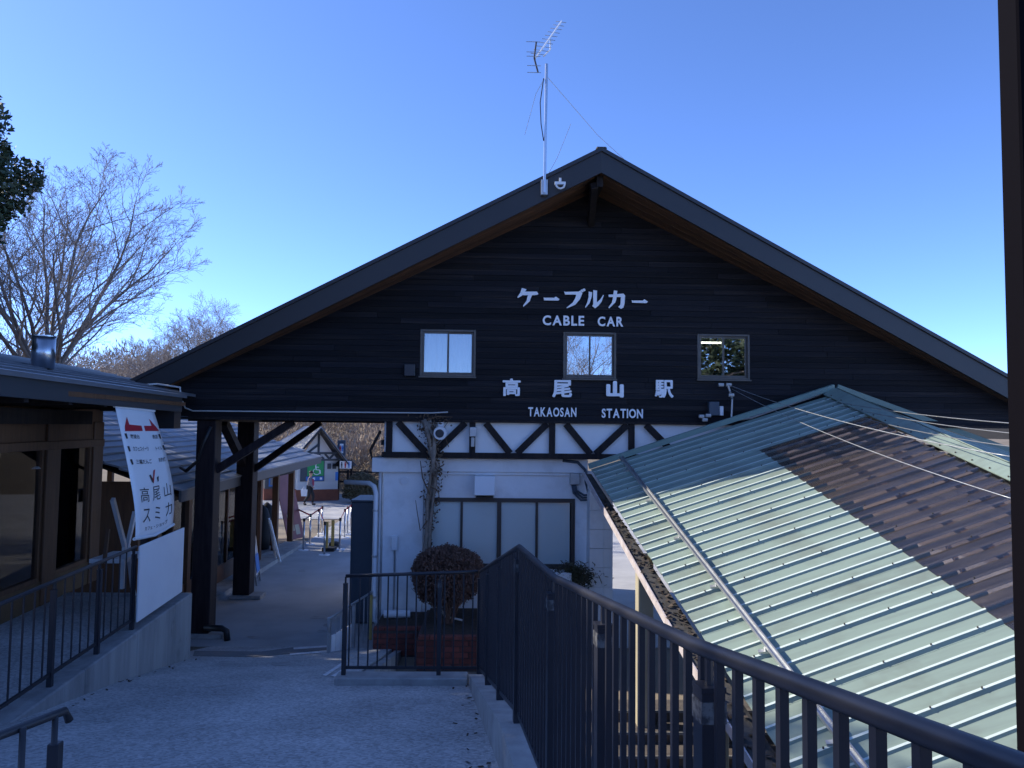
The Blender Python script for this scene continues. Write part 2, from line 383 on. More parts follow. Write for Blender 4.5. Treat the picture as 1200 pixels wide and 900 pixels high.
# kerb under the side fence: wedge that grows towards the camera
kb = MB(); ks = [(k[0], k[1], k[3]) for k in KP]
fine = []
for a, b in zip(ks, ks[1:]):
    for i in range(6): t = i/6; fine.append(tuple(lerp(a[j], b[j], t) for j in range(3)))
fine.append(ks[-1])
for a, b in zip(fine, fine[1:]):
    q = []
    for z in (0, 1):
        for (p, s_) in ((a, -.13), (a, .17), (b, .17), (b, -.13)):
            q.append((p[0]+s_, p[1], p[2] if z else -.08))
    kb.hexa(q)
struct('side_kerb', kb, 'kerb')
fk = MB(); fk.box((-1.82, 9.17, .6), (-.235, 9.43, 1.19)); struct('front_kerb', fk, 'kerb', bevel=.012)
# painted lines and a darker asphalt repair strip across the foot of the ramp
def ground_poly(name, pts, m, dz=.005, thick=.004):
    a = [PG(*p) for p in pts]
    mb = MB(); mb.prism([(p.x, p.y, G(p.y)+dz) for p in a], (0, 0, thick)); return struct(name, mb, m)
ground_poly('road_marking', [(344, 759.5), (399, 756), (399, 758), (344, 761.5)], 'linewhite', .008)
ground_poly('road_marking', [(340, 766.5), (399, 761.5), (399, 763.5), (339, 768.5)], 'linewhite', .008)
ground_poly('road_marking', [(378, 792), (401, 777), (403, 779), (382, 793)], 'linewhite', .008)
ground_poly('road_marking', [(388, 793), (403, 784), (404, 786), (392, 794)], 'linewhite', .008)
ground_poly('repair_strip', [(226, 769), (301, 770), (342, 766), (398, 760), (398, 757), (344, 759), (306, 764), (228, 763)], 'patch', .004)
def spot(px, py, wpx, hpx, seed):
    rr = random.Random(seed); c = []
    for k in range(9):
        a = 2*math.pi*k/9; q = .7+.5*rr.random(); c.append((px+wpx*math.cos(a)*q, py+hpx*math.sin(a)*q))
    ground_poly('worn_patch', c, 'kerb', .004, .002)
for i, s_ in enumerate([(377, 740, 6, 2), (384, 733, 6, 2), (372, 724, 8, 2), (354, 669, 5, 1.6), (265, 777, 10, 2), (330, 778, 12, 2.2), (296, 747, 8, 1.6)]): spot(*s_, i)

# ------------------------------------------------------------------ station building
YW = 15.0
WA = P(692, 227, YW)             # apex of the gable wall under the roof
SLOPE = .488
RIDGE_X = WA.x + .02
def roof_z(x): return WA.z - SLOPE*abs(x-RIDGE_X)
st = thing('station_building', 'large dark wooden gabled station building with white half-timbered lower storey', 'building', (0, 15, 0))
ZB = 4.33                        # foot of the cladding
# horizontal cladding boards, each its own piece, alternating small depth
BH = .112
zb = ZB; k = 0
openings = [(-1.41, -.33, 5.20, 6.11), (1.45, 2.49, 5.19, 6.10), (4.16, 5.20, 5.21, 6.10)]
XL, XRG = -6.12, 11.6
while zb < WA.z-.03:
    z1 = min(zb+BH-.004, WA.z)
    def ext(z): return max(XL, RIDGE_X-(WA.z-z)/SLOPE), min(XRG, RIDGE_X+(WA.z-z)/SLOPE)
    (a0, b0), (a1, b1) = ext(zb), ext(z1)
    cuts = [(a0, a1)]
    segs = []; x = (a0, a1)
    for (o0, o1, zz0, zz1) in openings:
        if zz0-.02 < (zb+z1)/2 < zz1+.02: segs.append((x, (o0, o0))); x = (o1, o1)
    segs.append((x, (b0, b1)))
    dpt = .003*((k*7) % 3)
    for (l, r) in segs:
        if r[0]-l[0] < .05: continue
        brg = random.Random(k*13+int(l[0]*10)); cuts = [l]
        xj = l[0] + brg.uniform(.9, 3.4)
        while xj < r[0]-.6: cuts.append((xj, xj)); xj += brg.uniform(2.7, 3.6)
        cuts.append(r)
        for n_, (l2, r2) in enumerate(zip(cuts, cuts[1:])):
            mb = MB(); y0 = YW-.026-dpt-brg.uniform(0, .004); ga = .0025 if n_ else 0; gb = .0025 if n_ < len(cuts)-2 else 0
            # lapped board: foot proud of the head
            mb.hexa([(l2[0]+ga, y0-.006, zb), (r2[0]-gb, y0-.006, zb), (r2[0]-gb, YW+.03, zb), (l2[0]+ga, YW+.03, zb), (l2[1]+ga, y0, z1), (r2[1]-gb, y0, z1), (r2[1]-gb, YW+.03, z1), (l2[1]+ga, YW+.03, z1)])
            mk('cladding_board', mb, 'board', st)
    zb += BH; k += 1
bw = MB()   # wall behind the boards
prof = [(XL, ZB), (XRG, ZB), (XRG, roof_z(XRG)), (RIDGE_X, WA.z), (XL, roof_z(XL))]
# built round the three window openings in strips
def wall_strip(x0, x1, z0, z1):
    zz = lambda x: min(z1, roof_z(x)-.01)
    xs = sorted(set([x0, x1] + ([RIDGE_X] if x0 < RIDGE_X < x1 else []) + [q for q in (RIDGE_X-(WA.z-z1)/SLOPE, RIDGE_X+(WA.z-z1)/SLOPE) if x0 < q < x1]))
    for a, b in zip(xs, xs[1:]):
        bw.hexa([(a, YW+.04, z0), (b, YW+.04, z0), (b, YW+.16, z0), (a, YW+.16, z0), (a, YW+.04, zz(a)), (b, YW+.04, zz(b)), (b, YW+.16, zz(b)), (a, YW+.16, zz(a))])
wall_strip(XL, XRG, ZB, 5.19)
xx = XL
for (o0, o1, z0, z1) in openings: wall_strip(xx, o0, 5.19, 6.11); xx = o1
wall_strip(xx, 7.4, 5.19, 6.11)
wall_strip(XL+2.2, 7.6, 6.11, 12)
mk('gable_wall', bw, 'dark', st)
hb = MB(); hb.box((XL-.08, YW-.07, ZB-.055), (11.6, YW+.2, ZB-.004)); mk('bottom_trim', hb, 'darktimber', st)
# roof planes (slab, dark metal) with prow overhang that is deepest at the ridge
Y_AP, Y_ENDL, Y_ENDR, Y_BACK = 13.68, 14.78, 14.93, 19.9
XEL, XER = -7.28, 12.2
RT = .05
def roof_pt(x, y, dz): return Vector((x, y, roof_z(x)+dz))
for s_, xe, ye in ((-1, XEL, Y_ENDL), (1, XER, Y_ENDR)):
    mb = MB()
    a = [roof_pt(RIDGE_X, Y_AP, .06), roof_pt(xe, ye, .06), roof_pt(xe, Y_BACK, .06), roof_pt(RIDGE_X, Y_BACK, .06)]
    mb.hexa(a + [p+Vector((0, 0, .26)) for p in a]); mk('roof', mb, 'darkmetal', st)
    # soffit boards running down the slope, side by side
    n = 9
    for i in range(n):
        def yy(x, t):
            f_ = abs(x-RIDGE_X)/abs(xe-RIDGE_X); y0 = lerp(Y_AP, ye, f_)+.02
            return lerp(y0, YW+.1, t)
        xa, xb = RIDGE_X+s_*.001, lerp(RIDGE_X, xe, .97)
        t0, t1 = i/n+.004, (i+1)/n-.004
        dz = -.004*(i % 2)
        q = [roof_pt(xa, yy(xa, t0), dz), roof_pt(xb, yy(xb, t0), dz), roof_pt(xb, yy(xb, t1), dz), roof_pt(xa, yy(xa, t1), dz)]
        mb = MB(); mb.hexa(q + [p+Vector((0, 0, .04)) for p in q]); mk('soffit_board', mb, 'soffit', st)
    # barge fascia
    mb = MB(); fa = Vector((0, -.05, 0))
    q0 = roof_pt(RIDGE_X, Y_AP, 0); q1 = roof_pt(xe, ye, 0)
    lo0, lo1 = q0+Vector((0, 0, -.03)), q1+Vector((0, 0, -.03))
    hi0, hi1 = q0+Vector((0, 0, .37)), q1+Vector((0, 0, .37))
    mb.hexa([lo0+fa, lo1+fa, lo1, lo0, hi0+fa, hi1+fa, hi1, hi0]); mk('fascia', mb, 'fasciametal', st)
    mb = MB(); f2 = Vector((0, -.085, 0))     # metal roof edge over the fascia
    mb.hexa([hi0+f2, hi1+f2, hi1+Vector((0, .3, 0)), hi0+Vector((0, .3, 0))] + [p+Vector((0, 0, .075)) for p in (hi0+f2, hi1+f2, hi1+Vector((0, .3, 0)), hi0+Vector((0, .3, 0)))])
    mk('roof_edge', mb, 'darkmetal', st)
# ridge beam end with strut under the apex
mb = MB(); mb.beam(P(696, 217, 13.85), P(692, 262, 14.93), .13, .15, (0, -1, 0)); mk('ridge_strut', mb, 'darktimber', st, bevel=.01)
mb = MB(); mb.beam(roof_pt(RIDGE_X, 13.8, -.14)-Vector((.0, 0, 0)), roof_pt(RIDGE_X, 15, -.14), .12, .2); mk('ridge_beam', mb, 'darktimber', st)
mb = MB(); mb.beam(roof_pt(RIDGE_X, Y_AP-.08, .425), roof_pt(RIDGE_X, Y_BACK, .425), .2, .06); mk('ridge_cap', mb, 'darkmetal', st, bevel=.02)
# gable windows: sliding pairs
def gable_window(o0, o1, z0, z1, panem, lit=False, curtain=None):
    fr = MB(); fw = .032; y0, y1 = YW-.045, YW+.06
    fr.box((o0-.015, y0, z0-.015), (o0+fw, y1, z1+.015)); fr.box((o1-fw, y0, z0-.015), (o1+.015, y1, z1+.015))
    fr.box((o0+fw, y0, z1-fw), (o1-fw, y1, z1+.015)); fr.box((o0+fw, y0, z0-.015), (o1-fw, y1, z0+fw))
    wn = mk('window', fr, 'alu', st, bevel=.006)
    mb = MB(); mb.box((o0-.03, YW-.09, z0-.045), (o1+.03, YW-.03, z0-.017)); mk('sill', mb, 'alu', wn)
    mid = (o0+o1)/2
    for (a, b, yy) in ((o0+fw+.002, mid+.02, YW-.012), (mid-.02, o1-fw-.002, YW+.02)):
        s2 = MB(); z_0, z_1 = z0+fw+.002, z1-fw-.002
        for bx in (((a, yy-.012, z_0), (a+.035, yy+.012, z_1)), ((b-.035, yy-.012, z_0), (b, yy+.012, z_1)), ((a+.035, yy-.012, z_1-.035), (b-.035, yy+.012, z_1)), ((a+.035, yy-.012, z_0), (b-.035, yy+.012, z_0+.035))): s2.box(*bx)
        mk('sash', s2, 'alu', wn)
        q = MB(); q.box((a+.03, yy-.003, z_0+.03), (b-.03, yy+.003, z_1-.03)); mk('pane', q, panem, wn)
    if curtain:
        q = MB(); n = 24
        for i in range(n):
            xa, xb = lerp(o0+.03, o1-.03, i/n), lerp(o0+.03, o1-.03, (i+1)/n)
            ya, yb = YW+.09+.015*math.sin(i*1.9), YW+.09+.015*math.sin((i+1)*1.9)
            q.quad((xa, ya, z0), (xb, yb, z0), (xb, yb, z1), (xa, ya, z1))
        mk('curtain', q, curtain, wn)
    rm_ = MB(); a, b = (o0-.3, YW+.17, z0-.5), (o1+.3, YW+2.5, z1+.4)
    if lit:
        q = MB(); q.tube([(o0-.1, YW+.5, z1-.1), (o1-.35, YW+.5, z1-.1)], .02, 8); mk('lamp_tube', q, 'tube', wn)
gable_window(*openings[0], 'panegable', curtain='vinyl')
gable_window(*openings[1], 'panemirror')
gable_window(*openings[2], 'panemirror', lit=True)
rb = MB(); rb.box((-2, YW+2.5, 4.8), (6.2, YW+2.55, 6.8)); rb.box((-2, YW+.17, 4.75), (6.2, YW+2.55, 4.8)); rb.box((-2, YW+.17, 6.8), (6.2, YW+2.55, 6.85))
rb.box((-2.05, YW+.17, 4.75), (-2.001, YW+2.55, 6.85)); rb.box((6.201, YW+.17, 4.75), (6.25, YW+2.55, 6.85)); mk('room', rb, 'interior', st)
fl_ = MB(); fl_.box((xl_ if False else -2.2, YW+.25, 3.8), (10.0, 19.6, 3.9)); mk('upper_floor', fl_, 'dark', st)
bk_ = MB(); bk_.prism([(XL, 19.7, ZB), (XRG, 19.7, ZB), (XRG, 19.7, roof_z(XRG)), (RIDGE_X, 19.7, WA.z), (XL, 19.7, roof_z(XL))], (0, .1, 0)); mk('back_wall', bk_, 'dark', st)

# white half-timbered band under the cladding
Zt0, Zt1 = 3.57, ZB-.055
xb0, xb1 = P(450, 515, YW).x, 6.0
mb = MB(); mb.box((xb0, YW+.05, Zt0), (xb1, YW+.15, Zt1)); mk('white_panel', mb, 'panelwhite', st)
def timber(a, b, wd, y=YW-.02, ht=.07):
    mb = MB(); mb.beam((a[0], y, a[1]), (b[0], y, b[1]), wd, ht, (0, -1, 0)); mk('timber', mb, 'darktimber', st)
def bx(px): return P(px, 515, YW).x
timber((xb0-.03, Zt0+.05), (xb1, Zt0+.05), .11, YW+.0)
for px in (456, 553.5, 647, 740): timber((bx(px), Zt0+.105), (bx(px), Zt1-.001), .12, YW+.004)
zt, zl = Zt1-.01, Zt0+.1
for (pa, pb) in ((466, 499), (545, 510), (569, 598), (641, 606), (663, 692), (735, 698), (757, 792)):
    timber((bx(pa), zt), (bx(pb), zl), .13, YW-.006)
# white ground storey
YL = 15.3
xl0, xl1 = -2.24, 2.0
def lx(px, py=600, y=YL): return P(px, py, y).x
def lz(py, px=560, y=YL): return P(px, py, y).z
wx0, wx1, wz0, wz1 = lx(502), lx(673), lz(664), lz(584)
lw = MB()
lw.box((xl0, YL, -.02), (wx0, YL+.2, 3.26)); lw.box((wx1, YL, -.02), (xl1, YL+.2, 3.26))
lw.box((wx0, YL, -.02), (wx1, YL+.2, wz0)); lw.box((wx0, YL, wz1), (wx1, YL+.2, 3.26))
lw.box((xl0, YL+.2, -.02), (xl0+.2, 20.2, 3.26)); lw.box((xl1-.2, YL+.2, -.02), (xl1, 20.2, 3.26)); lw.box((xl0+.2, 20.0, -.02), (xl1-.2, 20.2, 3.26))
mk('wall', lw, 'white', st)
cn = MB(); cn.box((xl0-.12, YL-.16, 3.262), (lx(503), 20.4, 3.552)); mk('cornice', cn, 'white', st, bevel=.012)
cn = MB(); cn.box((lx(514), YL-.09, 3.275), (lx(688), YL+.4, 3.55)); cn.box((lx(514), YL-.05, 3.215), (lx(688), YL+.02, 3.274)); mk('cornice', cn, 'white', st, bevel=.012)
pl = MB(); pl.box((xl0+.04, YL-.07, -.01), (lx(496), YL-.001, 3.26)); mk('pilaster', pl, 'white', st)
# big lower window: four panes
wf = MB(); t_ = .07
wf.box((wx0-.01, YL-.03, wz1-t_), (wx1+.01, YL+.1, wz1+.01)); wf.box((wx0-.01, YL-.04, wz0-.03), (wx1+.01, YL+.1, wz0+.06))
wf.box((wx0-.01, YL-.03, wz0+.06), (wx0+.05, YL+.1, wz1-t_)); wf.box((wx1-.07, YL-.03, wz0+.06), (wx1+.01, YL+.1, wz1-t_))
wn = mk('window', wf, 'brownframe', st)
edges = [wx0+.05, lx(541), lx(585), lx(629), wx1-.07]
for i, wd in ((1, .05), (2, .085), (3, .05)):
    mb = MB(); mb.box((edges[i]-wd/2, YL-.02, wz0+.062), (edges[i]+wd/2, YL+.07, wz1-t_-.002)); mk('mullion', mb, 'brownframe', wn)
for i in range(4):
    mb = MB(); mb.box((edges[i]+.02, YL+.02, wz0+.06), (edges[i+1]-.02, YL+.03, wz1-t_)); mk('pane', mb, 'panefrost', wn)
rb = MB(); rb.box((wx0-.2, YL+1.6, 0), (wx1+.2, YL+1.65, 3.26)); rb.box((xl0+.2, YL+.2, 3.2), (xl1, 20.0, 3.259)); mk('room', rb, 'interior', st)
# block pier at the right of the annex: courses of white blocks
pier_x0, pier_x1, yp = P(691, 640, 14.75).x, P(718, 640, 14.75).x, 14.75
for r_ in range(9):
    for c_ in range(2):
        a = lerp(pier_x0, pier_x1, c_*.62+.004) if c_ else pier_x0
        b = pier_x1 if c_ else lerp(pier_x0, pier_x1, .615)
        mb = MB(); mb.box((a, yp, r_*.37), (b, yp+.5, r_*.37+.362)); mk('block', mb, 'white', st)
# pillars with braces
def pillar(pxc, pyb, y, wd):
    c = PZ(pxc, pyb, 0); c = P(pxc, 620, y); x = c.x
    mb = MB(); mb.box((x-wd/2, y-wd*.5, .1), (x+wd/2, y+wd*.5, ZB-.06)); o = mk('pillar', mb, 'pillar', st, bevel=.015)
    mb = MB(); mb.box((x-wd/2-.06, y-wd*.6, .0), (x+wd/2+.28, y+wd*.6, .095)); mk('footing', mb, 'kerb', st, bevel=.015)
    return x
x1p = pillar(241.5, 745, 15.25, .37); x2p = pillar(287.5, 700, 18.6, .40)
def brace(x, y, dx, z0=3.05):
    mb = MB(); mb.beam((x+.12, y, z0), (x+dx, y, ZB-.08), .15, .15, (0, 1, 0)); mk('brace', mb, 'pillar', st, bevel=.01)
brace(x1p, 15.3, 1.65, 3.25); brace(x2p, 18.6, 1.75, 3.05)
mb = MB(); mb.beam((x2p-.05, 18.5, 3.2), (x2p-.05, 17.0, ZB-.1), .18, .18, (1, 0, 0)); mk('brace', mb, 'pillar', st)
mb = MB(); mb.box((x1p-.5, 15.42, ZB-.09), (x1p+.1, 19.8, ZB+.2)); mk('eave_beam', mb, 'pillar', st)
mb = MB(); mb.box((x1p-.1, 18.4, ZB-.08), (xl0, 18.7, ZB+.2)); mk('cross_beam', mb, 'pillar', st)
# rainwater downpipe at the corner of the annex
dp = MB(); px_ = xl0-.03
dp.tube([(px_-.72, YL+.4, 3.02), (px_-.18, YL+.12, 3.02), (px_-.04, YL-.1, 2.97), (px_, YL-.14, 2.85), (px_, YL-.14, .35), (px_+.1, YL-.16, .3)], .048, 12)
dpo = mk('downpipe', dp, 'pipe', st, smooth=True)
for z in (2.5, 1.6, .8):
    mb = MB(); mb.tube([(px_, YL-.14, z-.02), (px_, YL-.14, z+.02)], .058, 12); mk('bracket', mb, 'galv', dpo)
mb = MB(); mb.tube([(px_+.12, YL-.06, .1), (px_+.12, YL-.06, 3.25)], .028, 8); mk('downpipe', mb, 'galv', st)

# ------------------------------------------------------------------ lettering on the gable
YT = YW-.058
def rect(px0, py0, px1, py1):   # photo rectangle on the plane of the letters
    a = P(px0, py1, YT); b = P(px1, py1, YT); c = P(px0, py0, YT); return a, (b-a).length, (c-a).length
t1 = thing('station_sign', 'white raised Japanese letters for cable car, topmost line on the dark gable', 'sign', P(683, 350, YT), 'white lettering on the dark gable')
def zk(pts): return [P(590+x/6.6667, 330+y/6.6667, YT) for x, y in pts]
KANA = [[[(143,52),(180,62),(168,80),(262,80),(272,98),(262,106),(222,108),(205,155),(156,198),(152,190),(180,150),(190,108),(150,108),(112,130),(108,122),(130,90)]],
 [[(313,125),(320,128),(395,128),(408,119),(438,138),(428,150),(316,148)]],
 [[(473,78),(482,82),(585,80),(598,72),(616,92),(596,140),(560,182),(495,210),(492,204),(540,165),(560,130),(568,103),(480,103)],[(600,69),(612,62),(626,78),(615,86)],[(616,60),(632,55),(641,70),(629,79)]],
 [[(665,80),(692,86),(688,120),(672,170),(642,205),(637,200),(655,160),(664,120)],[(700,68),(730,72),(728,165),(755,140),(778,105),(782,110),(765,160),(740,190),(715,210),(692,192),(700,180)]],
 [[(862,70),(888,75),(885,100),(935,95),(948,110),(945,170),(935,205),(915,214),(893,198),(905,190),(912,180),(916,122),(884,122),(872,165),(825,210),(818,204),(845,165),(855,122),(822,122),(818,104),(857,102)]],
 [[(1000,145),(1005,150),(1085,150),(1098,140),(1126,157),(1115,170),(1003,166)]]]
for ch in KANA:
    mb = MB()
    for poly in ch: mb.prism(zk(poly), (0, -.03, 0))
    mk('letter', mb, 'letter', t1)
t2 = thing('station_sign', 'white raised letters reading CABLE CAR in the middle of the dark gable', 'sign', P(683, 376, YT), 'white lettering on the dark gable')
for s_, (a, b, c, d) in (('CABLE', (635.8, 369.6, 684.5, 381.2)), ('CAR', (700.3, 371, 730.2, 382.4))):
    o_, w_, h_ = rect(a, b, c, d); word(t2, s_, o_, w_, h_, 'letter', offset=.028, gap=.12)
t3 = thing('station_sign', 'four large white raised kanji naming the mountain station, below the small windows', 'sign', P(690, 455, YT), 'white lettering on the dark gable')
for ch, (a, b, c, d) in zip('高尾山駅', ((48,45,163,160), (365,55,492,168), (710,60,822,170), (1020,55,1140,170))):
    o_, w_, h_ = rect(580+a/5.4545, 435+b/5.4545, 580+c/5.4545, 435+d/5.4545)
    mb = MB(); e_ = {'高': .013, '尾': .014, '山': .026, '駅': .011}[ch]
    for j, (dx, dz) in enumerate(((-1, 0), (1, 0), (0, -.7), (0, .7), (-.7, -.6), (.7, .6), (-.7, .6), (.7, -.6), (0, 0))):
        q = text_on(ch, Vector(o_)+Vector((dx*e_+e_, 0, dz*e_+e_)), (1, 0, 0), (0, 0, 1), w_-2*e_, h_-2*e_, (0, -.03-.0004*j, 0)); mb.add(q.v, q.f)
    mk('letter', mb, 'letter', t3, norm=False)
t4 = thing('station_sign', 'white raised letters reading TAKAOSAN STATION along the foot of the dark gable', 'sign', P(686, 483, YT), 'white lettering on the dark gable')
for s_, (a, b, c, d) in (('TAKAOSAN', (212, 230, 520, 289)), ('STATION', (682, 239, 945, 298))):
    o_, w_, h_ = rect(580+a/5.4545, 435+b/5.4545, 580+c/5.4545, 435+d/5.4545); word(t4, s_, o_, w_, h_, 'letter', offset=.026, gap=.10)

# ------------------------------------------------------------------ fittings on the station
def box_at(px0, py0, px1, py1, y, dep):
    a = P(px0, py1, y); b = P(px1, py0, y); return (a.x, y-dep, a.z), (b.x, y, b.z)
vh = MB(); a, b = box_at(556, 557, 580, 580, YL, .32); vh.hexa([(a[0], a[1], a[2]+.02), (b[0], a[1], a[2]+.02), (b[0], b[1], a[2]-.02), (a[0], b[1], a[2]-.02), (a[0], a[1]+.05, b[2]), (b[0], a[1]+.05, b[2]), (b[0], b[1], b[2]), (a[0], b[1], b[2])])
v = tag(mk('vent_hood', vh, 'pipe', bevel=.01), 'white square vent hood on the wall above the pale window', 'vent')
mb = MB(); mb.box((a[0]+.03, a[1]+.02, a[2]-.03), (b[0]-.03, b[1]-.02, a[2]-.021)); mk('grille', mb, 'brownframe', v)
c = P(517, 507, YW)
sl = thing('security_camera', 'round white security camera with dark lens on the half-timbered band beside the vine', 'camera', (c.x, YW-.1, c.z))
mb = MB(); mb.tube([(c.x, YW+.0, c.z), (c.x, YW-.22, c.z), (c.x, YW-.3, c.z-.01)], [.10, .13, .13], 20); mk('housing', mb, 'pipe', sl, smooth=False)
mb = MB(); mb.tube([(c.x-.01, YW-.302, c.z-.01), (c.x-.01, YW-.32, c.z-.01)], [.085, .07], 18); mk('lens', mb, 'navy', sl)
mb = MB(); mb.box((c.x-.05, YW-.1, c.z+.11), (c.x+.05, YW-.03, c.z+.2)); mk('bracket', mb, 'pipe', sl)
c = P(554.5, 508, YW)
lb = thing('wall_lamp', 'small grey box lamp with sensor on a dark timber of the white band', 'lamp', (c.x, YW-.08, c.z))
mb = MB(); mb.box((c.x-.07, YW-.16, c.z-.06), (c.x+.07, YW-.06, c.z+.13)); mk('housing', mb, 'galv', lb, bevel=.01)
mb = MB(); mb.box((c.x-.04, YW-.13, c.z-.26), (c.x+.03, YW-.06, c.z-.075)); mk('sensor', mb, 'cable', lb, bevel=.01)
c = P(463, 636, YL-.07)
sw = thing('switch_box', 'small white switch box with conduit low on the white pilaster', 'switch box', (c.x, YL-.1, c.z))
mb = MB(); mb.box((c.x-.07, YL-.17, c.z-.14), (c.x+.06, YL-.07, c.z+.14)); mk('housing', mb, 'pipe', sw, bevel=.015)
mb = MB(); mb.tube([(c.x, YL-.1, c.z-.14), (c.x, YL-.1, .4)], .018, 8); mk('conduit', mb, 'galv', sw)
c = P(474, 563, YL-.07)
mb = MB(); mb.tube([(c.x, YL-.07, c.z), (c.x, YL-.1, c.z)], .08, 14); tag(mk('round_vent', mb, 'pipe'), 'round white vent cover high on the white pilaster', 'vent')
ja = P(673, 560, YL)
jb = thing('junction_box', 'grey junction box with curved conduits at the upper right of the pale window', 'junction box', (ja.x, YL-.05, ja.z))
mb = MB(); mb.box((ja.x-.10, YL-.12, ja.z-.13), (ja.x+.10, YL-.001, ja.z+.10)); mk('housing', mb, 'galv', jb, bevel=.01)
for k in range(3):
    d = k*.05; x = ja.x-.05+d*.6; mb = MB()
    mb.tube([(x, YL-.07, ja.z-.12), (x+.03, YL-.07, ja.z-.3+d*.5), (x+.18, YL-.09, ja.z-.44+d), (x+.42, YL-.12, ja.z-.43+d), (x+.55, YL-.2, ja.z-.38+d)], .022, 8); mk('conduit', mb, 'cabinet', jb, smooth=True)
mb = MB(); mb.tube([(ja.x-.25, YL-.11, 3.53), (ja.x+.05, YL-.13, 3.5), (ja.x+.2, YL-.15, 3.35), (ja.x+.22, YL-.15, 3.1), (ja.x+.3, YL-.14, 2.8)], .03, 8); mk('conduit', mb, 'cabinet', jb, smooth=True)
a, b = box_at(474, 427, 487, 441, YW-.03, .1); mb = MB(); mb.box(a, b); tag(mk('wall_speaker', mb, 'navy', bevel=.01), 'small dark box on the gable left of the leftmost window', 'box')
a, b = box_at(829, 471, 841, 487, YW-.03, .12); mb = MB(); mb.box(a, b); tag(mk('meter_box', mb, 'cabinet', bevel=.01), 'dark grey meter box at the lower right of the gable, beside the tiny white box', 'box')
a, b = box_at(842, 476, 846.5, 487, YW-.03, .08); mb = MB(); mb.box(a, b); tag(mk('breaker_box', mb, 'pipe', bevel=.008), 'tiny white breaker box on the gable beside the dark meter box', 'box')
# insulator mast for the wires on the gable
im = thing('insulator_bracket', 'thin service mast with insulators on the gable over the green roof', 'bracket', P(857, 485, 14.9))
mb = MB(); mb.tube([P(857, 494, 14.86), P(858, 468, 14.86), P(855, 458, 14.8), P(853, 451, 14.8)], .022, 6); mk('mast', mb, 'galv', im)
for q in ((845, 451), (854, 451), (857, 463), (856, 492), (822, 488), (830, 487), (826, 492)):
    c = P(*q, 14.83); mb = MB(); mb.tube([c+Vector((-.05, 0, 0)), c+Vector((.05, 0, 0))], .035, 8); mk('insulator', mb, 'cable', im)
def wire(name, pts, r, m, label, group=None, n=24, sag=.12):
    a, b = Vector(pts[0]), Vector(pts[1]); L = []
    for i in range(n+1):
        t = i/n; p = a.lerp(b, t); p.z -= sag*4*t*(1-t); L.append(p)
    mb = MB(); mb.tube(L, r, 6); return tag(mk(name, mb, m, smooth=True), label, 'cable', group)
gw = 'service wires between the gable and the right'
far_r = 9.5
wire('power_cable', (P(854, 451, 14.8), P(1190, 536, 8.0)), .0065, 'galv', 'longest pale wire running from the gable insulator down across the green roof', gw)
wire('power_cable', (P(966, 468, 14.6), P(1198, 497, 9.0)), .0065, 'galv', 'topmost of the pale wires at the right, ending on the dark gable side', gw, sag=.05)
wire('power_cable', (P(970, 472, 14.6), P(1198, 509, 9.0)), .0065, 'galv', 'second pale wire from the top at the right', gw, sag=.06)
wire('power_cable', (P(975, 478, 14.6), P(1198, 525, 8.5)), .0065, 'galv', 'third pale wire from the top at the right', gw, sag=.08)
wire('power_cable', (P(858, 456, 14.8), P(1198, 588, 8.0)), .0055, 'galv', 'lowest pale wire, crossing the brown clear roofing', gw)
pc = MB(); pc.tube([P(857, 493, 14.82), P(880, 490, 14.8), P(905, 481, 14.8), P(935, 471, 14.85), P(965, 461, 14.9)], .022, 6)
tag(mk('wall_cable', pc, 'cable', smooth=True), 'thick grey cable lying along the top edge of the green roof', 'cable')
# thin conduits along the left foot of the gable
cd = MB(); y = 14.5
cd.tube([P(138, 453, 14.2), P(184, 450, y), P(211, 454, y), P(212, 466, 14.4)], .018, 6)
cd.tube([P(214, 470, 14.9), P(217, 478, 14.88), P(226, 481.5, 14.88), P(505, 484, 14.88), P(525, 483, 14.88)], .014, 6)
tag(mk('conduit', cd, 'cable'), 'thin grey conduit running along the left foot of the dark gable', 'conduit')

# ------------------------------------------------------------------ aerial on the gable apex
ab = P(638.5, 224, 13.75)
an = thing('tv_aerial', 'tall slender rooftop television aerial on a pale mast left of the gable apex', 'aerial', ab)
yA = 13.62
mb = MB(); mb.tube([P(638, 226, yA), P(640.5, 75, yA)], .028, 8); mk('mast', mb, 'steel', an)
mb = MB(); c = P(638, 219, yA); mb.box((c.x-.06, yA, c.z-.14), (c.x+.06, yA+.12, c.z+.14)); mk('bracket', mb, 'galv', an)
A0, A1 = P(627, 69, yA-.2), P(658, 25, yA+.35)
mb = MB(); mb.tube([A0, A1], .018, 6); mb.tube([P(637, 66, yA-.02), P(645, 58, yA), P(645, 47, yA+.1)], .014, 6); mk('boom', mb, 'pipe', an)
for i in range(10):
    t = .12+.86*i/9; c = A0.lerp(A1, t); L = .15-.05*t; d = Vector((1, .15, -.03))*L
    mb = MB(); mb.tube([c-d, c+d], .006, 5); mk('element', mb, 'galv', an)
mb = MB(); mb.tube([P(628.5, 49, yA-.25), P(626, 68, yA-.2), P(630.5, 85, yA-.2)], .016, 6); mk('reflector', mb, 'brownframe', an)
for q in (49, 61, 66, 77, 85):
    c = P(625.5+(q-65)*.04, q, yA-.25); mb = MB(); mb.tube([c-Vector((.13, 0, 0)), c+Vector((.12, 0, 0))], .006, 5); mk('element', mb, 'galv', an)
for q in ([(638, 92), (628, 110), (615, 158)], [(642, 91), (662, 114), (700, 158), (735, 190)], [(669, 145), (653, 185), (643, 203)]):
    mb = MB(); mb.tube([P(x, y_, 13.7) for x, y_ in q], .005, 5); mk('guy_wire', mb, 'cable', an)
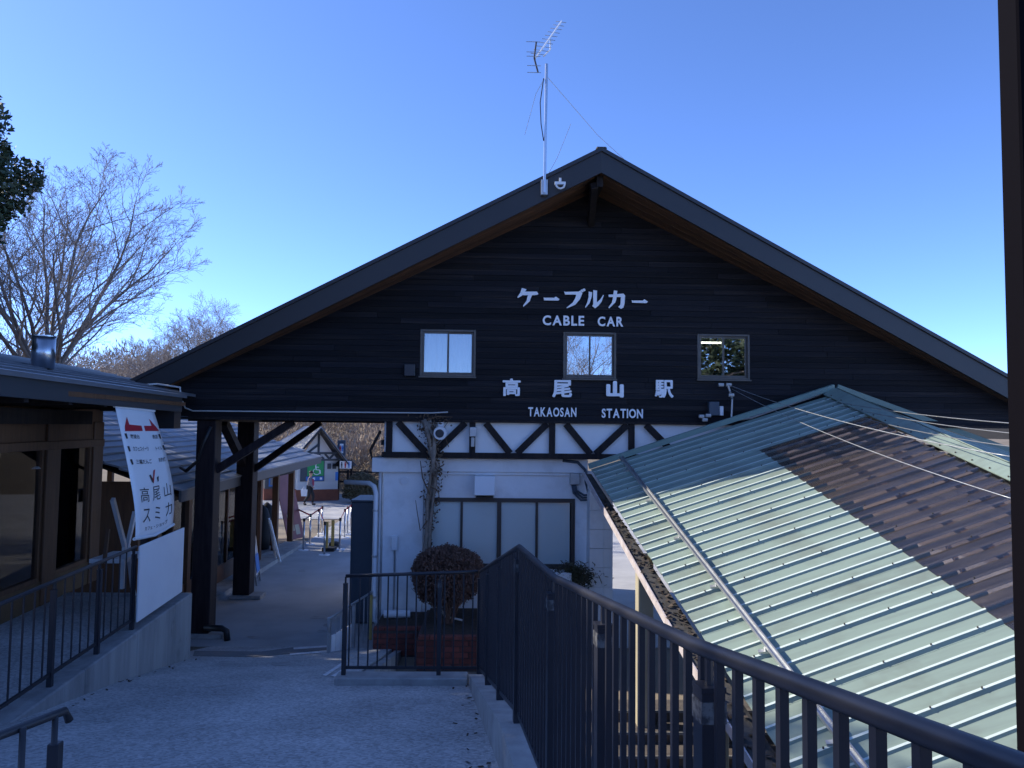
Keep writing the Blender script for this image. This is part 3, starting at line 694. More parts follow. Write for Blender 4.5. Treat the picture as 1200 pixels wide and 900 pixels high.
mb = MB(); mb.tube([P(637, 92, yA), P(633, 120, yA-.05), P(634, 145, yA), P(637, 165, yA)], .010, 5); mk('aerial_cable', mb, 'blackcable', an)
c = P(656.5, 215, 13.6)
hk = MB(); hk.tube([c+Vector((.08*math.cos(a), -.02, .08*math.sin(a)-.02)) for a in [math.pi*k/8+math.pi for k in range(9)]], .018, 6)
hk.box((c.x-.1, 13.58, c.z-.02), (c.x+.1, 13.64, c.z+.03)); hk.box((c.x-.02, 13.58, c.z+.032), (c.x+.02, 13.62, c.z+.1))
tag(mk('cable_clamp', hk, 'pipe'), 'small white ring-shaped cable clamp on the fascia beside the aerial mast', 'clamp')

# ------------------------------------------------------------------ green corrugated roof over the stairs
DV = ray(485, 240); DV = DV/DV.y; D_ = -DV.normalized()
E0 = P(692.5, 550, 14.3); R0 = P(980, 461, 14.78)
RV = (R0-E0); TL = RV.length; RV.normalize()
NV = RV.cross(DV).normalized()
if NV.z < 0: NV = -NV
def GR(s, t, h=0.0): return E0 + D_*s + RV*t + NV*h
def inv_gr(px, py):
    r = ray(px, py); t = (E0-CAMP).dot(NV)/r.dot(NV); q = CAMP + r*t - E0
    # solve q = D_*s + RV*t
    a, b, c = D_.dot(D_), D_.dot(RV), RV.dot(RV); d, e = q.dot(D_), q.dot(RV); den = a*c-b*b
    return ((d*c-e*b)/den, (e*a-d*b)/den)
gr = thing('stair_canopy', 'long canopy of ribbed pale green and clear brown roofing stepping down beside the fence', 'canopy', (4, 8, -.5))
PITCHR = .238
def rib_sheet(s0, n, t0, t1, h0, name, m, flip=False, thick=.012):
    """n ribs: flat pan then a trapezoid rib, running along RV"""
    prof = []
    for i in range(n):
        s = s0+i*PITCHR
        if m == 'poly': prof += [(s, 0), (s+PITCHR-.082, 0), (s+PITCHR-.064, .032), (s+PITCHR-.026, .032), (s+PITCHR-.006, 0)]
        elif i % 3 == 2: prof += [(s, 0), (s+PITCHR-.072, 0), (s+PITCHR-.056, .036), (s+PITCHR-.028, .036), (s+PITCHR-.003, 0)]     # high lap rib
        else: prof += [(s, 0), (s+PITCHR-.058, 0), (s+PITCHR-.046, .024), (s+PITCHR-.020, .024), (s+PITCHR-.004, 0)]              # low stiffening rib
    prof.append((s0+n*PITCHR+.012, 0))
    mb = MB(); k = len(prof)
    f = GR if not flip else GRR
    vs_ = [f(s, t0, h+h0) for s, h in prof] + [f(s, t1, h+h0) for s, h in prof]
    vs_ += [f(s, t0, h+h0-thick) for s, h in prof] + [f(s, t1, h+h0-thick) for s, h in prof]
    fs = []
    for i in range(k-1):
        fs += [(i, i+1, k+i+1, k+i), (2*k+i, 3*k+i, 3*k+i+1, 2*k+i+1), (i, 2*k+i, 2*k+i+1, i+1), (k+i, k+i+1, 3*k+i+1, 3*k+i)]
    fs += [(0, k, 3*k, 2*k), (k-1, 3*k-1, 4*k-1, 2*k-1)]
    mb.add(vs_, fs); o = mk(name, mb, m, gr, norm=(m != 'green'))
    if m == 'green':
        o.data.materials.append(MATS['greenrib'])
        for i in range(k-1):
            if i % 5 in (1, 2): o.data.polygons[i*4].material_index = 1  # rising side and top of each rib carry the painted highlight
    return o
sa, ta = inv_gr(889, 524); sb, tb = inv_gr(1190, 746)
TSPL = (ta+tb)/2
nsheet = 17; SW = 3*PITCHR
s_cl = round(sa/SW)*SW
for i in range(nsheet):
    s0 = i*SW
    tt = TL-.02 if s0 < s_cl-.01 else TSPL+.22
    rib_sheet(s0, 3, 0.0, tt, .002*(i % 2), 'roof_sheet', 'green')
    if s0 >= s_cl-.01:
        rib_sheet(s0, 3, TSPL, TL-.28, .006+.001*(i % 2), 'clear_sheet', 'poly', thick=.004)
    for j in range(9):       # screw heads on the last rib of each sheet
        t = .35+j*.55
        if t > TL-.3: continue
        s = s0+3*PITCHR-.04; c = GR(s, t, .038)
        mb = MB(); mb.tube([c, c+NV*.018], .009, 6); mk('screw', mb, 'gutter', gr)
LEN = nsheet*SW
# mirrored far slope
RV2 = RV - 2*RV.dot(Vector((0, 0, 1)))*Vector((0, 0, 1))
def GRR(s, t, h=0.0): return GR(s, TL, 0) + RV2*t + Vector((-NV.x, NV.y, NV.z))*h
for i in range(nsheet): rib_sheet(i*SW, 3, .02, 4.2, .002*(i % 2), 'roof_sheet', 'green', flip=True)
# ridge cap
mb = MB(); mb.hexa([GR(-.04, TL-.26, .04), GR(LEN, TL-.26, .04), GR(LEN, TL, .10), GR(-.04, TL, .10), GR(-.04, TL-.26, .055), GR(LEN, TL-.26, .055), GR(LEN, TL, .115), GR(-.04, TL, .115)])
mk('ridge_cap', mb, 'green', gr)
mb = MB(); mb.hexa([GRR(-.04, .30, .045), GRR(LEN, .30, .045), GRR(LEN, .0, .10), GRR(-.04, .0, .10), GRR(-.04, .30, .06), GRR(LEN, .30, .06), GRR(LEN, .0, .115), GRR(-.04, .0, .115)])
mk('ridge_cap', mb, 'green', gr)
n = int(LEN/.35)
for i in range(n):
    c = GR(i*.35+.2, TL-.22, .06); mb = MB(); mb.tube([c, c+NV*.02], .011, 6); mk('screw', mb, 'litter', gr)
# far verge trim
mb = MB(); mb.beam(GR(-.05, -.02, .05), GR(-.05, TL, .13), .05, .10, NV); mk('verge_trim', mb, 'greentrim', gr)
mb = MB(); mb.beam(GRR(-.05, 4.2, .05), GRR(-.05, 0, .13), .05, .10, NV); mk('verge_trim', mb, 'greentrim', gr)
# purlins and rafters that show through the clear sheets
for t in (2.85, 3.745, 4.53):
    mb = MB(); mb.beam(GR(.05, t, -.06), GR(LEN-.1, t, -.06), .09, .07, NV); mk('purlin', mb, 'yellowwood', gr)
for t in (.25, TL*.3): 
    mb = MB(); mb.beam(GR(.05, t, -.06), GR(LEN-.1, t, -.06), .09, .07, NV); mk('purlin', mb, 'beige', gr)
for s in (.3, 3.4, 6.6, 9.8):
    mb = MB(); mb.beam(GR(s, .1, -.2), GR(s, TL, -.2), .1, .18, NV); mk('rafter', mb, 'beige', gr)
    mb = MB(); mb.beam(GRR(s, 4.1, -.2), GRR(s, 0, -.2), .1, .18, NV); mk('rafter', mb, 'beige', gr)
mb = MB(); a = GR(5.2, TL-1.6, -.25); mb.beam(a, a+Vector((-.6, -2.2, -.9)), .05, .05); mk('tie_rod', mb, 'beige', gr)
# galvanised angle rail lying along the green sheets
(s0, t0), (s1, t1), (s2, t2) = inv_gr(728, 541), inv_gr(849, 700), inv_gr(1000, 900)
LB = s2+2.2
mb = MB()
for (u0, u1, h0, h1) in ((-.035, .035, .10, .112), (-.035, -.026, .112, .15), (.026, .035, .112, .15)):
    mb.hexa([GR(.12, t0+u0, h0), GR(LB, t2+u0, h0), GR(LB, t2+u1, h0), GR(.12, t0+u1, h0), GR(.12, t0+u0, h1), GR(LB, t2+u0, h1), GR(LB, t2+u1, h1), GR(.12, t0+u1, h1)])
rl = mk('snow_rail', mb, 'galv', gr)
k = 0
while k*3*PITCHR*2 < LB-.5:
    s = k*6*PITCHR+3*PITCHR-.04; t = lerp(t0, t2, s/s2)
    mb = MB(); mb.beam(GR(s-.03, t-.09, .05), GR(s+.03, t+.09, .05), .05, .03, NV); mb.beam(GR(s, t, .04), GR(s, t, .1), .03, .05, RV); mk('clip', mb, 'galv', rl); k += 1
# eave gutter full of leaves
def GU(s, o, h): return GR(s, 0, 0) + Vector((-o, 0, h))
mb = MB(); L0, L1 = -.1, LEN
o0, o1 = .10, .27
def oo(s): return lerp(.10, .25, min(1, max(0, s/6)))
for a, b in ((L0, 6.0), (6.0, L1)):
    mb.hexa([GU(a, -.03, -.20), GU(b, -.03, -.20), GU(b, oo(b)+.0, -.20), GU(a, oo(a), -.20), GU(a, -.03, -.12), GU(b, -.03, -.12), GU(b, oo(b), -.12), GU(a, oo(a), -.12)])
gt = mk('gutter', mb, 'gutter', gr)
mb = MB()
for a, b in ((L0, 6.0), (6.0, L1)):
    mb.hexa([GU(a, oo(a), -.20), GU(b, oo(b), -.20), GU(b, oo(b)+.016, -.20), GU(a, oo(a)+.016, -.20), GU(a, oo(a), -.085), GU(b, oo(b), -.085), GU(b, oo(b)+.016, -.085), GU(a, oo(a)+.016, -.085)])
mk('gutter_lip', mb, 'gutterlip', gt)
mb = MB()
for i in range(420):
    s = random.uniform(1.2, L1); c = GU(s, random.uniform(-.02, oo(s)), -.105+random.random()*.03); q = Vector((random.uniform(-1, 1), random.uniform(-1, 1), random.uniform(-.4, .4))).normalized()*.028; r2 = q.cross(Vector((random.uniform(-.3, .3), random.uniform(-.3, .3), 1))).normalized()*.018
    mb.quad(c-q-r2, c+q-r2, c+q+r2, c-q+r2)
o = mk('leaf_litter', mb, 'litter', gt); o['kind'] = 'stuff'
mb = MB(); mb.hexa([GU(0, -.06, -.42), GU(LEN, -.06, -.42), GU(LEN, .0, -.42), GU(0, .0, -.42), GU(0, -.06, -.205), GU(LEN, -.06, -.205), GU(LEN, .0, -.205), GU(0, .0, -.205)]); mk('eave_beam', mb, 'beige', gr)
# beige posts
def post(px, yb, bot):
    c = P(px, 720, yb); s = (E0.y-yb)/abs(D_.y); top = GR(s, 0, 0).z-.2
    mb = MB(); mb.box((c.x-.115, yb-.115, bot), (c.x+.115, yb+.115, top)); mk('post', mb, 'beige', gr, bevel=.012)
post(755, 11.3, -.35); post(838, 8.4, -2)
for s in (6.0, 10.0):
    c = GRR(s, 4.0, -.3); mb = MB(); mb.box((c.x-.1, c.y-.1, c.z-3), (c.x+.1, c.y+.1, c.z)); mk('post', mb, 'beige', gr)

# platform stairs under the canopy: every tread its own piece
ps = thing('platform_stairs', 'dark timber platform stairs going down under the green canopy', 'stairs', (4, 6, -3))
NST = 34
for i in range(NST):
    y1 = 11.9-i*.43; z = -.02-i*.15
    mb = MB(); mb.box((.62, y1-.45, z-.16), (9.3, y1-.012, z)); mk('step', mb, 'steptread', ps)
    mb = MB(); mb.box((.62, y1-.47, z-.034), (9.3, y1-.452, z+.004)); mk('nosing', mb, 'concrete', ps)
# wall that carries the ramp, seen through the fence from the stairs side
mb = MB(); mb.prism([(.62, 9.35, -1.0), (.62, -3, -5.4), (.62, -3, 3.0), (.62, 1.0, 2.2), (.62, 5.5, 1.75), (.62, 9.35, .98)], (-.14, 0, 0))
rw = tag(mk('ramp_side_wall', mb, 'wallconc'), 'rough concrete wall carrying the ramp above the stairs', 'wall')
mb = MB(); mb.box((-1.72, 9.425, -.03), (.0, 9.6, .98)); tag(mk('ramp_end_wall', mb, 'wallconc'), 'low concrete wall under the end fence facing the planter', 'wall')
mb = MB(); mb.prism([(-1.70, 9.6, -.03), (-1.70, 14.6, -.03), (-1.70, 9.6, 1.02)], (.12, 0, 0)); tag(mk('ramp_end_wall', mb, 'wallconc'), 'wedge shaped concrete wall edging the lower part of the ramp', 'wall')

# ------------------------------------------------------------------ fences
def fence(name, label, pts, spacing, barsz, m, post_list, pw, tape=()):
    o = thing(name, label, 'fence', (pts[0][0], pts[0][1], pts[0][3]))
    mb = MB(); mb.tube([(p[0], p[1], p[2]) for p in pts], .021, 12); mk('top_rail', mb, m, o, smooth=True)
    mb = MB()
    for a, b in zip(pts, pts[1:]): mb.beam((a[0], a[1], a[3]+.075), (b[0], b[1], b[3]+.075), .022, .035)
    mk('bottom_rail', mb, m, o)
    bars = {}
    for a, b in zip(pts, pts[1:]):
        L = math.hypot(b[0]-a[0], b[1]-a[1]); n = max(1, round(L/spacing))
        for i in range(n):
            t = (i+.5)/n; q = [lerp(a[j], b[j], t) for j in range(4)]
            if any(math.hypot(q[0]-p[0], q[1]-p[1]) < pw*.55 for p in post_list): continue
            h = round((q[2]-q[3]-.075)*20)/20
            if h not in bars:
                m_ = MB(); m_.box((-barsz/2, -barsz/2, 0), (barsz/2, barsz/2, h)); src = mk('bar', m_, m); bars[h] = src
                src.parent = o; ORI[src.name] = ORI[o.name]; c = src
            else: c = inst(bars[h], o)
            c.location = Vector((q[0], q[1], q[2]-h-.01)) - ORI[o.name]
            c.rotation_euler = (0, 0, math.atan2(b[1]-a[1], b[0]-a[0]))
    for i, p in enumerate(post_list):
        q = None
        for a, b in zip(pts, pts[1:]):
            dx, dy = b[0]-a[0], b[1]-a[1]; t = ((p[0]-a[0])*dx+(p[1]-a[1])*dy)/(dx*dx+dy*dy)
            if -.01 <= t <= 1.01: q = [lerp(a[j], b[j], t) for j in range(4)]; ang = math.atan2(dy, dx)
        h = pw/2; rr = Matrix.Rotation(ang, 4, 'Z')
        mb = MB(); mb.box((-h, -h, q[3]-.05), (h, h, q[2]-.10)); mb.box((-h-.002, -h-.002, q[2]-.099), (h+.002, h+.002, q[2]-.085)); mb.tube([(0, 0, q[2]-.085), (0, 0, q[2]-.01)], .012, 8)
        mb.v = [rr @ v + Vector((q[0], q[1], 0)) for v in mb.v]
        po = mk('post', mb, m, o)
        if i in tape:
            mb = MB(); mb.box((-h-.0025, -h-.0025, q[2]-.175), (h+.0025, h+.0025, q[2]-.12)); 
            mb.v = [rr @ v + Vector((q[0], q[1], 0)) for v in mb.v]; mk('tape', mb, 'tape', po)
    return o
def on_fence(px):    # fence plan point that shows at photo column px
    best = None
    for a, b in zip(KP, KP[1:]):
        for i in range(201):
            t = i/200; x, y = lerp(a[0], b[0], t), lerp(a[1], b[1], t)
            if y < .3: continue
            r = ray(px, 700); d = abs(r.x*(y/r.y)-x)
            if best is None or d < best[0]: best = (d, x, y)
    return best[1:]
posts = [(KP[0][0], KP[0][1])] + [on_fence(p) for p in (573, 587)] + [(KP[1][0], KP[1][1])] + [on_fence(p) for p in (648, 707, 831)]
fence('side_fence', 'long dark railing of close upright bars rising along the kerb to the camera', KP, .108, .020, 'navy', posts, .062, tape=(3, 4, 5, 6))
YF = 9.30
fx0, fx1 = P(404, 730, YF).x, KP[0][0]
fl = [(fx0, YF, P(404, 675, YF).z, 1.20), (fx1-.03, YF, 2.425, 1.20)]
fence('end_fence', 'short dark railing closing the end of the ramp before the round shrub', fl, .115, .017, 'navy', [(fx0, YF), (P(515, 720, YF).x, YF)], .05, tape=(1,))
# low rail with white infill on the lower level behind the end fence
lr = thing('stair_rail', 'low metal rail with white infill board left of the round shrub behind the end fence', 'railing', (-2.2, 13.8, 0))
a, b = Vector((PZ(407, 765, .0).x, 13.5, 0)), Vector((PZ(449, 738, 0).x, 15.0, 0))
a = Vector((-2.75, 13.3, .0)); b = Vector((-2.3, 15.05, .0))
mb = MB(); mb.tube([a+Vector((0, -.03, .62)), a+Vector((0, 0, .84)), b+Vector((0, 0, .92)), b+Vector((0, .02, .6))], .022, 8); mk('top_rail', mb, 'galv', lr, smooth=True)
for i in range(9):
    c = a.lerp(b, (i+.3)/9); mb = MB(); mb.box((c.x-.01, c.y-.01, .02), (c.x+.01, c.y+.01, .87)); mk('bar', mb, 'galv', lr)
for c in (a, a.lerp(b, .55), b):
    mb = MB(); mb.box((c.x-.025, c.y-.025, 0), (c.x+.025, c.y+.025, .86)); mk('post', mb, 'yellowboard' if c is b else 'galv', lr)
mb = MB(); q0, q1 = a.lerp(b, .06), a.lerp(b, .5); mb.hexa([(q0.x-.02, q0.y, .12), (q0.x+.01, q0.y, .12), (q1.x+.01, q1.y, .12), (q1.x-.02, q1.y, .12), (q0.x-.02, q0.y, .52), (q0.x+.01, q0.y, .52), (q1.x+.01, q1.y, .52), (q1.x-.02, q1.y, .52)]); mk('infill_board', mb, 'panelwhite', lr)
# near handrail at the lower left
nh = thing('handrail', 'dark round handrail ending at the bottom left corner of the ramp', 'handrail', (-1.8, 3, G(3)))
hp = [PX(-60, 888, -2.02), PX(0, 862, -1.95), PX(76, 833, -1.86)]
mb = MB(); mb.tube(hp + [hp[-1]+Vector((.01, .02, -.05))], .018, 10); mk('rail', mb, 'darkmetal', nh, smooth=True)
for px, py in ((27, 853), (65, 838)):
    c = PX(px, py, -1.9 if px < 40 else -1.87); mb = MB(); mb.tube([c, (c.x, c.y, G(c.y)-.02)], .013, 8); p = mk('post', mb, 'darkmetal', nh, smooth=True)
mb = MB(); c = PX(65, 870, -1.87); mb.box((c.x-.024, c.y-.024, G(c.y)-.02), (c.x+.024, c.y+.024, c.z)); mk('post_sleeve', mb, 'navy', nh, bevel=.004)
# tall dark post at the right edge
c = P(1167, 0, 3.0); mb = MB(); xa = 2.079
mb.box((xa+.008, 2.86, -3.9), (xa+.12, 2.98, 8.0)); tag(mk('canopy_post', mb, 'postdark', bevel=.008), 'tall dark brown post cut by the right edge of the photo', 'post')

# ------------------------------------------------------------------ planter, shrub, vine
pt = thing('brick_planter', 'low red brick planter under the round clipped shrub', 'planter', (-.3, 13.6, 0))
mb = MB(); mb.box((-1.22, 13.23, -.03), (1.6, YL-.01, .52)); mb.box((-2.1, 14.05, -.03), (-1.215, YL-.075, .45)); mk('core', mb, 'mortar', pt)
mb = MB(); mb.box((-1.15, 13.32, .515), (1.6, YL-.012, .56)); mb.box((-2.05, 14.1, .45), (-1.2, YL-.076, .50)); mk('soil', mb, 'soil', pt)
def brick_run(a, b, nrm, courses, bl=.295, bh=.088):
    a, b = Vector(a), Vector(b); d = (b-a); L = d.length; d.normalize(); nn = Vector(nrm)
    srcs = {}
    for r_ in range(courses):
        x = -(bl/2 if r_ % 2 else 0)
        while x < L-.02:
            x0, x1 = max(0, x)+.005, min(L, x+bl)-.005
            if x1-x0 > .03:
                p = a + d*x0 + Vector((0, 0, r_*(bh+.012)+.006)); ln = round(x1-x0, 3)
                if ln not in srcs:
                    m_ = MB(); m_.hexa([BX, d*ln, d*ln-nn*.05, -nn*.05, Vector((0, 0, bh)), d*ln+Vector((0, 0, bh)), d*ln-nn*.05+Vector((0, 0, bh)), -nn*.05+Vector((0, 0, bh))])
                    o = mk('brick', m_, 'brick', None, bevel=.004); o.parent = pt; ORI[o.name] = ORI[pt.name]; srcs[ln] = o
                else: o = inst(srcs[ln], pt)
                o.location = p + nn*(.012+.004*random.random()) - ORI[pt.name]
            x += bl
brick_run((-1.22, 13.23, 0), (1.6, 13.23, 0), (0, -1, 0), 5)
brick_run((-1.22, 14.05, 0), (-1.22, 13.24, 0), (-1, 0, 0), 5)
brick_run((-2.1, 14.05, .0), (-1.28, 14.05, .0), (0, -1, 0), 4)
for x in np.arange(-1.2, 1.55, .2):
    mb = MB(); mb.box((x+.004, 13.2, .516), (x+.196, 13.33, .575)); mk('brick', mb, 'brick', pt, bevel=.004)
for x in np.arange(-2.09, -1.25, .2):
    mb = MB(); mb.box((x+.004, 14.02, .452), (x+.196, 14.14, .51)); mk('brick', mb, 'brick', pt, bevel=.004)
mb = MB(); mb.tube([(-2.0, 14.7, .58), (-1.5, 14.75, .58)], .075, 12); tag(mk('drain_pipe', mb, 'pipe'), 'short fat white pipe lying on the planter soil below the pilaster', 'pipe')
for k, q in enumerate((0,)):
    mb = MB(); mb.tube([(-1.05+q*.3, 14.6, 1.35), (-1.0+q, 14.4, .95), (-.8+q, 14.2, .66+.03*k), (-.45, 14.1, .62)], .02, 6)
    tag(mk('garden_hose', mb, 'cable', smooth=True), 'grey hose looping beneath the round shrub', 'hose')

sc_ = P(523.5, 672, 14.2)
sh = thing('clipped_shrub', 'round clipped reddish brown leafless shrub in front of the pale window', 'shrub', (sc_.x, 14.2, .56))
rr = random.Random(3)
mb = MB(); hw, hz = .66, .56
def shrub_pt():
    while True:
        u, th = rr.uniform(-1, 1), rr.uniform(0, 2*math.pi); q = math.sqrt(1-u*u); n = Vector((q*math.cos(th), q*math.sin(th), u))
        if u < -.85 and rr.random() < .7: continue
        f_ = (1 + .05*math.sin(3*th+2*u+1)+.03*math.sin(7*th-4*u))
        return n, Vector((n.x*hw, n.y*hw, (n.z**.7)*hz*.9 if n.z > 0 else n.z*1.05*hz))*f_*(.98+.02*math.sin(9*th+5*u)+.03*rr.random())
for i in range(17000):
    n, p = shrub_pt(); k = rr.uniform(.78, 1.0)**1.0
    c = Vector((sc_.x, 14.2, sc_.z-.02)) + p*k
    d = (n + Vector((rr.uniform(-.7, .7), rr.uniform(-.7, .7), rr.uniform(-.5, .8)))).normalized()*rr.uniform(.05, .10)
    s_ = d.orthogonal().normalized()*rr.uniform(.005, .010)
    mb.add([c-d*.5-s_, c-d*.5+s_, c+d*.5+s_*.3, c+d*.5-s_*.3], [(0, 1, 2, 3)])
    if rr.random() < .45:
        l_ = Vector((rr.uniform(-1, 1), rr.uniform(-1, 1), rr.uniform(-1, 1)))*.016; l2 = l_.orthogonal().normalized()*.012; e = c+d*.4; mb.quad(e-l_-l2, e+l_-l2, e+l_+l2, e-l_+l2)
mk('foliage', mb, 'shrubtwig', sh, norm=False)
mb = MB()
for i in range(12):
    a = rr.uniform(0, 6.28); q = rr.uniform(.15, .5)
    mb.tube([(sc_.x+.12*math.cos(a), 14.2+.12*math.sin(a), .52), (sc_.x+.25*math.cos(a), 14.2+.25*math.sin(a), .9), (sc_.x+q*math.cos(a), 14.2+q*math.sin(a), 1.45), (sc_.x+q*1.1*math.cos(a), 14.2+q*1.1*math.sin(a), 1.8)], [.022, .018, .012, .006], 6)
for i in range(260):
    a = rr.uniform(0, 6.28); z = rr.uniform(.75, 1.3); q = rr.uniform(.05, .62)*min(1, (z-.5)/.6); c = Vector((sc_.x+q*math.cos(a), 14.2+q*math.sin(a), z)); d = Vector((rr.uniform(-.12, .12), rr.uniform(-.12, .12), rr.uniform(.1, .25))); mb.tube([c, c+d*.5+Vector((.02, 0, 0)), c+d], [.006, .005, .003], 4, cap=False)
mk('stems', mb, 'shrubtwig', sh, norm=False)

vn = thing('wall_vine', 'dried climbing vine on the white wall left of the pale window', 'vine', P(499, 640, 15.1))
rr = random.Random(5)
path_ = [(497, 690), (499, 650), (502, 618), (503, 590), (507, 565), (510, 545), (507, 530), (505, 512), (500, 492)]
for k in range(6):
    mb = MB(); pts = []
    for i, (px, py) in enumerate(path_): pts.append(P(px+rr.uniform(-4, 4), py, 15.12-.05*(k % 3) - (.16 if py < 556 else 0)))
    mb.tube(pts, [rr.uniform(.022, .055) for _ in pts], 7); mk('stem', mb, 'vinestem', vn, smooth=True)
for q in ([(507, 530), (516, 515), (522, 500), (528, 490)], [(507, 528), (513, 508), (508, 492)], [(503, 580), (495, 560), (492, 540)], [(505, 570), (514, 575), (516, 590)], [(500, 610), (493, 622), (489, 600), (486, 586)], [(506, 520), (520, 510), (526, 524)], [(500, 492), (512, 488), (530, 489)]):
    mb = MB(); mb.tube([P(x+rr.uniform(-1, 1), y, 14.86) for x, y in q], [.018, .013, .008, .005][:len(q)] if len(q) <= 4 else .01, 5); mk('stem', mb, 'vineleaf', vn)
mb = MB()
for i in range(900):
    t = rr.random(); px, py = path_[min(len(path_)-1, int(t*len(path_)))]; j = min(len(path_)-2, int(t*len(path_))); px, py = lerp(path_[j][0], path_[j+1][0], rr.random()), lerp(path_[j][1], path_[j+1][1], rr.random())
    if py > 640 and rr.random() < .8: continue
    wsp = 9 if py < 600 else 5
    if py < 505: wsp = 15
    c = P(px+rr.gauss(2, wsp*.55), py+rr.gauss(0, 5), rr.uniform(14.82, 14.98) if py < 556 else rr.uniform(15.05, 15.27))
    q = Vector((rr.uniform(-1, 1), rr.uniform(-.4, .4), rr.uniform(-1, 1))).normalized()*rr.uniform(.012, .03); r2 = q.orthogonal().normalized()*rr.uniform(.006, .02); mb.quad(c-q-r2, c+q-r2, c+q+r2, c-q+r2)
mk('foliage', mb, 'vineleaf', vn, norm=False)
# dark shrub remains under the right end of the window
mb = MB(); rr = random.Random(9)
for i in range(1500):
    c = P(rr.gauss(672, 12), rr.gauss(676, 7), 14.9-.3*rr.random()); q = Vector((rr.uniform(-1, 1), rr.uniform(-1, 1), rr.uniform(-1, 1))).normalized()*.045; r2 = q.orthogonal().normalized()*.008; mb.quad(c-q-r2, c+q-r2, c+q+r2, c-q+r2)
o = tag(mk('small_shrub', mb, 'bushgreen', norm=False), 'small dark straggly shrub under the right corner of the pale window', 'shrub')
a, b = box_at(649, 668, 668, 684, 14.9, .3); mb = MB(); mb.box(a, b); tag(mk('wall_unit', mb, 'pipe', bevel=.015), 'small white unit under the right half of the pale window', 'box')

# dark locker at the left of the annex
ca = PZ(412, 720, 0); cb_ = PZ(440, 722, 0)
cb = thing('steel_locker', 'tall dark blue grey steel locker at the left corner of the white wall', 'locker', (-2.75, 16.7, 0))
mb = MB(); mb.box((-2.94, 16.2, .02), (-2.42, 17.4, 2.56)); mk('body', mb, 'cabinet', cb, bevel=.02)
mb = MB(); mb.box((-2.89, 16.185, .12), (-2.47, 16.199, 2.5)); mk('back_panel', mb, 'cabinet', cb)
mb = MB(); mb.box((-2.955, 16.19, 2.562), (-2.405, 17.42, 2.60)); mk('top', mb, 'cabinet', cb)
for z in (.35, 1.25, 2.2):
    mb = MB(); mb.box((-2.955, 16.3, z), (-2.941, 16.42, z+.06)); mk('hinge', mb, 'darkmetal', cb)
# drain elbow by the pillar
mb = MB(); c = P(250, 733, 15.1); mb.tube([(c.x-.15, 15.05, .22), (c.x+.2, 15.0, .22), (c.x+.3, 14.97, .18), (c.x+.33, 14.95, .0)], .06, 12); 
tag(mk('drain_elbow', mb, 'blackcable', smooth=True), 'black drain pipe elbow at the foot of the nearest dark pillar', 'pipe')
mb = MB(); mb.tube([P(247, 500, 15.0), P(238, 520, 15.0), P(232, 540, 15), P(218, 552, 15.2), P(212, 548, 15.4)], .035, 8); tag(mk('hanging_cable', mb, 'blackcable', smooth=True), 'thick black cable hanging beside the nearest dark pillar', 'cable')
mb = MB(); mb.tube([P(446, 505, 15.2), P(440, 516, 15.2), P(434, 528, 15.3), P(436, 537, 15.3), P(448, 537, 15.3)], .03, 8); tag(mk('hanging_cable', mb, 'blackcable', smooth=True), 'black cable curling off the left corner of the half-timbered band', 'cable')

# ------------------------------------------------------------------ cafe on the left terrace
UA = Vector((-.088, 1, 0)).normalized()      # its own direction
def CA(x_at10, y, z): return Vector((x_at10 + (y-10)*(-.088), y, z))
tw = MB()
W0 = -4.52
ysw = [5.5, 7, 8.5, 10, 11.5, 12.3]
for a, b in zip(ysw, ysw[1:]):
    A, B = CA(W0, a, 0), CA(W0, b, 0)
    tw.hexa([(A.x-.30, a, -.1), (A.x, a, -.1), (B.x, b, -.1), (B.x-.30, b, -.1), (A.x-.30, a, 1.5), (A.x, a, 1.5), (B.x, b, 1.5), (B.x-.30, b, 1.5)])
A, B = CA(W0-.30, 12.1, 0), CA(-12, 12.1, 0)
tw.box((B.x, 12.05, -.1), (A.x-.002, 12.3, 1.495))
tag(mk('retaining_wall', tw, 'wallconc', bevel=.015), 'stained concrete retaining wall along the left side of the ramp', 'wall')
tf = MB(); tf.prism([CA(W0-.29, 4.0, 1.40), CA(W0-.29, 12.06, 1.40), CA(-14, 12.06, 1.40), CA(-14, 4.0, 1.40)], (0, 0, .085)); struct('terrace', tf, 'rampconc')
# terrace railing
tr = [CA(W0-.12, 5.2, 0), CA(W0-.12, 10.15, 0)]
fence('terrace_fence', 'dark metal railing on the left retaining wall beside the cafe front', [(tr[0].x, tr[0].y, 2.56, 1.55), (tr[1].x, tr[1].y, 2.56, 1.55)], .21, .014, 'navy', [CA(W0-.12, y, 0)[:2] for y in (5.75, 6.85, 7.95, 9.05, 10.1)], .05)
# blank white board and the banner
wb = MB(); q = [CA(W0-.04, 10.08, 1.60), CA(W0-.04, 11.9, 1.60), CA(W0-.04, 11.9, 2.58), CA(W0-.04, 10.08, 2.58)]; wb.prism(q, (-.02, 0, 0))
wbo = tag(mk('blank_board', wb, 'vinyl'), 'blank white board standing on the left retaining wall below the banner', 'board')
bn_tl, bn_tr = PX(134.7, 475.5, -5.17), PX(180, 481, -5.28)
bn_bl, bn_br = PX(158, 632.5, -4.64), PX(202.5, 616, -4.76)
def BN(u, v, h=0.0):   # u across, v from the top down
    a = bn_tl.lerp(bn_tr, u); b = bn_bl.lerp(bn_br, u); p = a.lerp(b, v)
    p += Vector((.10*math.sin(math.pi*v)*(.6+.4*u), -.03*math.sin(2*math.pi*v), -.05*math.sin(math.pi*u)*v)) + Vector((.010, .004, 0))*math.sin(7*u+9*v)*v
    return p
def BNn(u, v):
    e = .01; n = (BN(u+e, v)-BN(u-e, v)).cross(BN(u, v+e)-BN(u, v-e)).normalized()
    return n if n.x > 0 else -n
